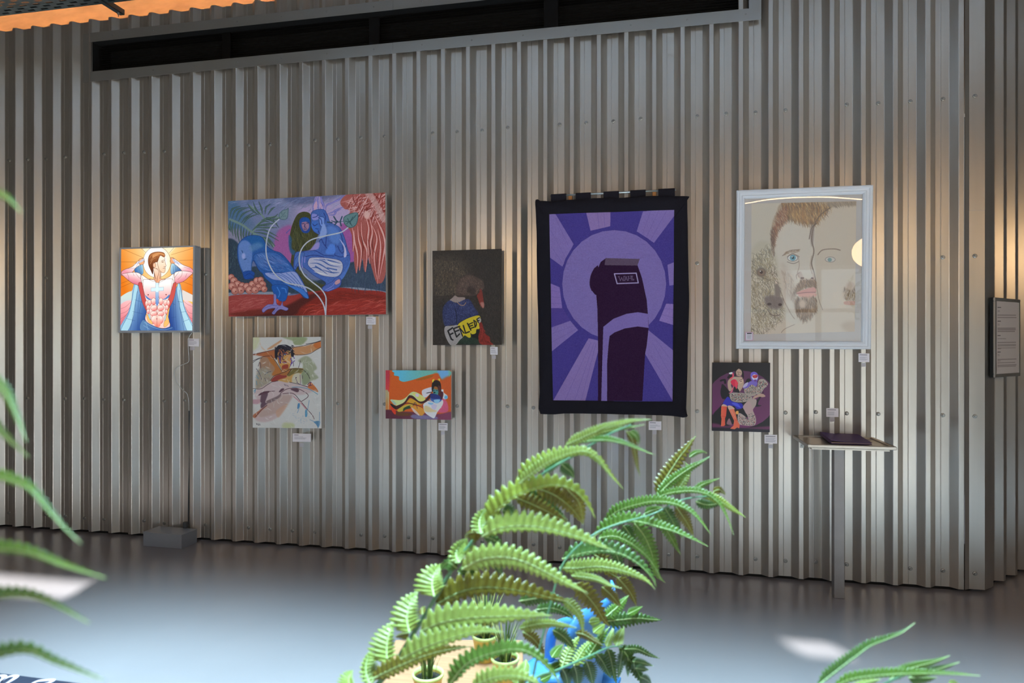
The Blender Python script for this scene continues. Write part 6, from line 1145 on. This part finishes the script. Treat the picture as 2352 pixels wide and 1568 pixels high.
# frond C: lower right, further back
Cf = frond('%f,%f 1150,1640 1222,1562 1281,1538 1345,1510 1400,1486 1430,1485' % (bx0 + 60, by0), Z0, bz0 + .05, 1.3, .0035, .0011, fA)
LC = [('550,1410 590,1480 620,1620', Z3, 60, 60, 'D'), ('680,1370 710,1460 730,1620', Z3, 70, 60, 'D'), ('820,1320 860,1420 900,1600', Z3, 60, 60, 'D'), ('940,1240 1010,1330 1060,1430 1110,1520', Z3, 60, 50, 'D'), ('1060,1180 1100,1300 1130,1450 1165,1580', Z3, 50, 46, 'D'), ('1230,1200 1210,1330 1195,1430 1180,1525', Z3, 40, 36, 'D'), ('540,1400 620,1200 700,1090 780,1010', Z3, 46, 60, 'L'), ('680,1370 790,1190 870,1100 935,1050', Z3, 44, 60, 'L'), ('820,1300 900,1180 1000,1030 1090,930', Z3, 46, 60, 'G'), ('1050,1160 1090,1050 1115,980 1130,915', Z3, 30, 34, 'L'), ('1160,1150 1190,1060 1220,990 1252,925', Z3, 50, 44, 'L'), ('430,1280 490,1190 560,1130', Z3, 40, 50, 'G'), ('100,1480 130,1380 140,1300', Z3, 60, 50, 'L'), ('40,1600 60,1500 70,1430', Z3, 60, 60, 'L'),
      ('1190,1165 1260,1195 1340,1205 1425,1225', Z3, 44, 40, 'G'), ('1250,1185 1400,1185 1540,1250 1660,1292', Z3, 34, 30, 'D'), ('1250,1210 1330,1330 1400,1440 1460,1560 1480,1640', Z3, 50, 60, 'D'), ('1290,1260 1300,1360 1292,1500', Z3, 30, 34, 'D'), ('1340,1320 1450,1340 1580,1375', Z3, 36, 30, 'D'), ('1380,1400 1450,1410 1530,1420', Z3, 40, 30, 'D'), ('1360,1330 1370,1430 1380,1505', Z3, 30, 26, 'D'), ('1430,1500 1500,1530 1560,1580', Z3, 40, 40, 'D'),
      ('1030,870 1200,852 1400,835 1560,848 1680,855', Z3, 62, 66, 'D'), ('1030,830 1130,745 1220,660 1305,570', Z3, 50, 60, 'G'), ('1290,790 1370,750 1460,700', Z3, 36, 30, 'G'), ('850,880 920,870 1010,850', Z3, 40, 40, 'L'), ('900,1000 960,950 1040,900', Z3, 40, 50, 'L'), ('300,1540 380,1500 440,1470', Z3, 50, 40, 'G'), ('420,1430 520,1360 600,1340', Z3, 50, 60, 'G')]
for s_, fr_, a_, b_, k_ in LC: leaflet(s_, fr_, a_, b_, 1.32, 1.36, k_, Cf, wk=1.6)
# right-hand fern
fR, base = fern(.86, .85, 'fern at the bottom right corner with one leaflet pointing up'); bx1, by1, bz1 = root_px(base)
R1 = frond('%f,%f 1990,1640 2010,1590 2040,1566 2080,1549' % (bx1, by1), Z0, bz1, .82, .003, .001, fR)
for a in (('400,720 500,640 640,530 760,440 900,340 1060,275 1200,215 1328,116', ZR, 78, 16, .80, .84, 'D'), ('540,740 700,660 900,625 1150,605 1400,600 1650,605 1945,622', ZR, 66, 26, .80, .78, 'G'), ('1080,660 1200,580 1350,530 1500,490 1655,430', ZR, 54, 50, .84, .86, 'G'), ('1280,620 1450,580 1600,540 1745,492', ZR, 44, 44, .85, .86, 'D'), ('1260,640 1400,640 1530,640', ZR, 20, 70, .86, .87, 'D'), ('1640,700 1680,690 1740,700', ZR, 30, 30, .84, .85, 'L'), ('700,760 850,690 1000,655', ZR, 40, 60, .83, .84, 'L')): leaflet(*a, R1, wk=1.2)
# left-hand fern, closest to the lens
fLt, base = fern(-.72, .82, 'blurred fern whose leaflet tips enter from the left edge'); bx2, by2, bz2 = root_px(base)
L1 = frond('%f,%f -190,1500 -150,1300 -110,1100 -90,900 -80,700 -60,520' % (bx2, by2), Z0, bz2, .44, .003, .001, fLt)
for s_, a_, b_, k_ in (('-90,470 -20,448 15,455 52,492', 22, 14, 'G'), ('-110,880 -30,870 10,900 35,950 62,1020', 26, 18, 'G'), ('-110,930 -30,960 10,1000 68,1052', 24, 14, 'G'), ('-120,1060 -20,1090 60,1118 100,1160 145,1210 192,1252', 26, 10, 'G'), ('-130,1240 -20,1258 60,1268 150,1300 252,1330', 28, 12, 'G'), ('-140,1390 -30,1372 60,1368 130,1392 212,1434', 32, 10, 'D'), ('-150,1520 -20,1506 60,1495 130,1522 246,1564', 36, 10, 'D')):
    leaflet(s_, Z0, a_, b_, .43, .39, k_, L1, teeth=20, wk=.9)
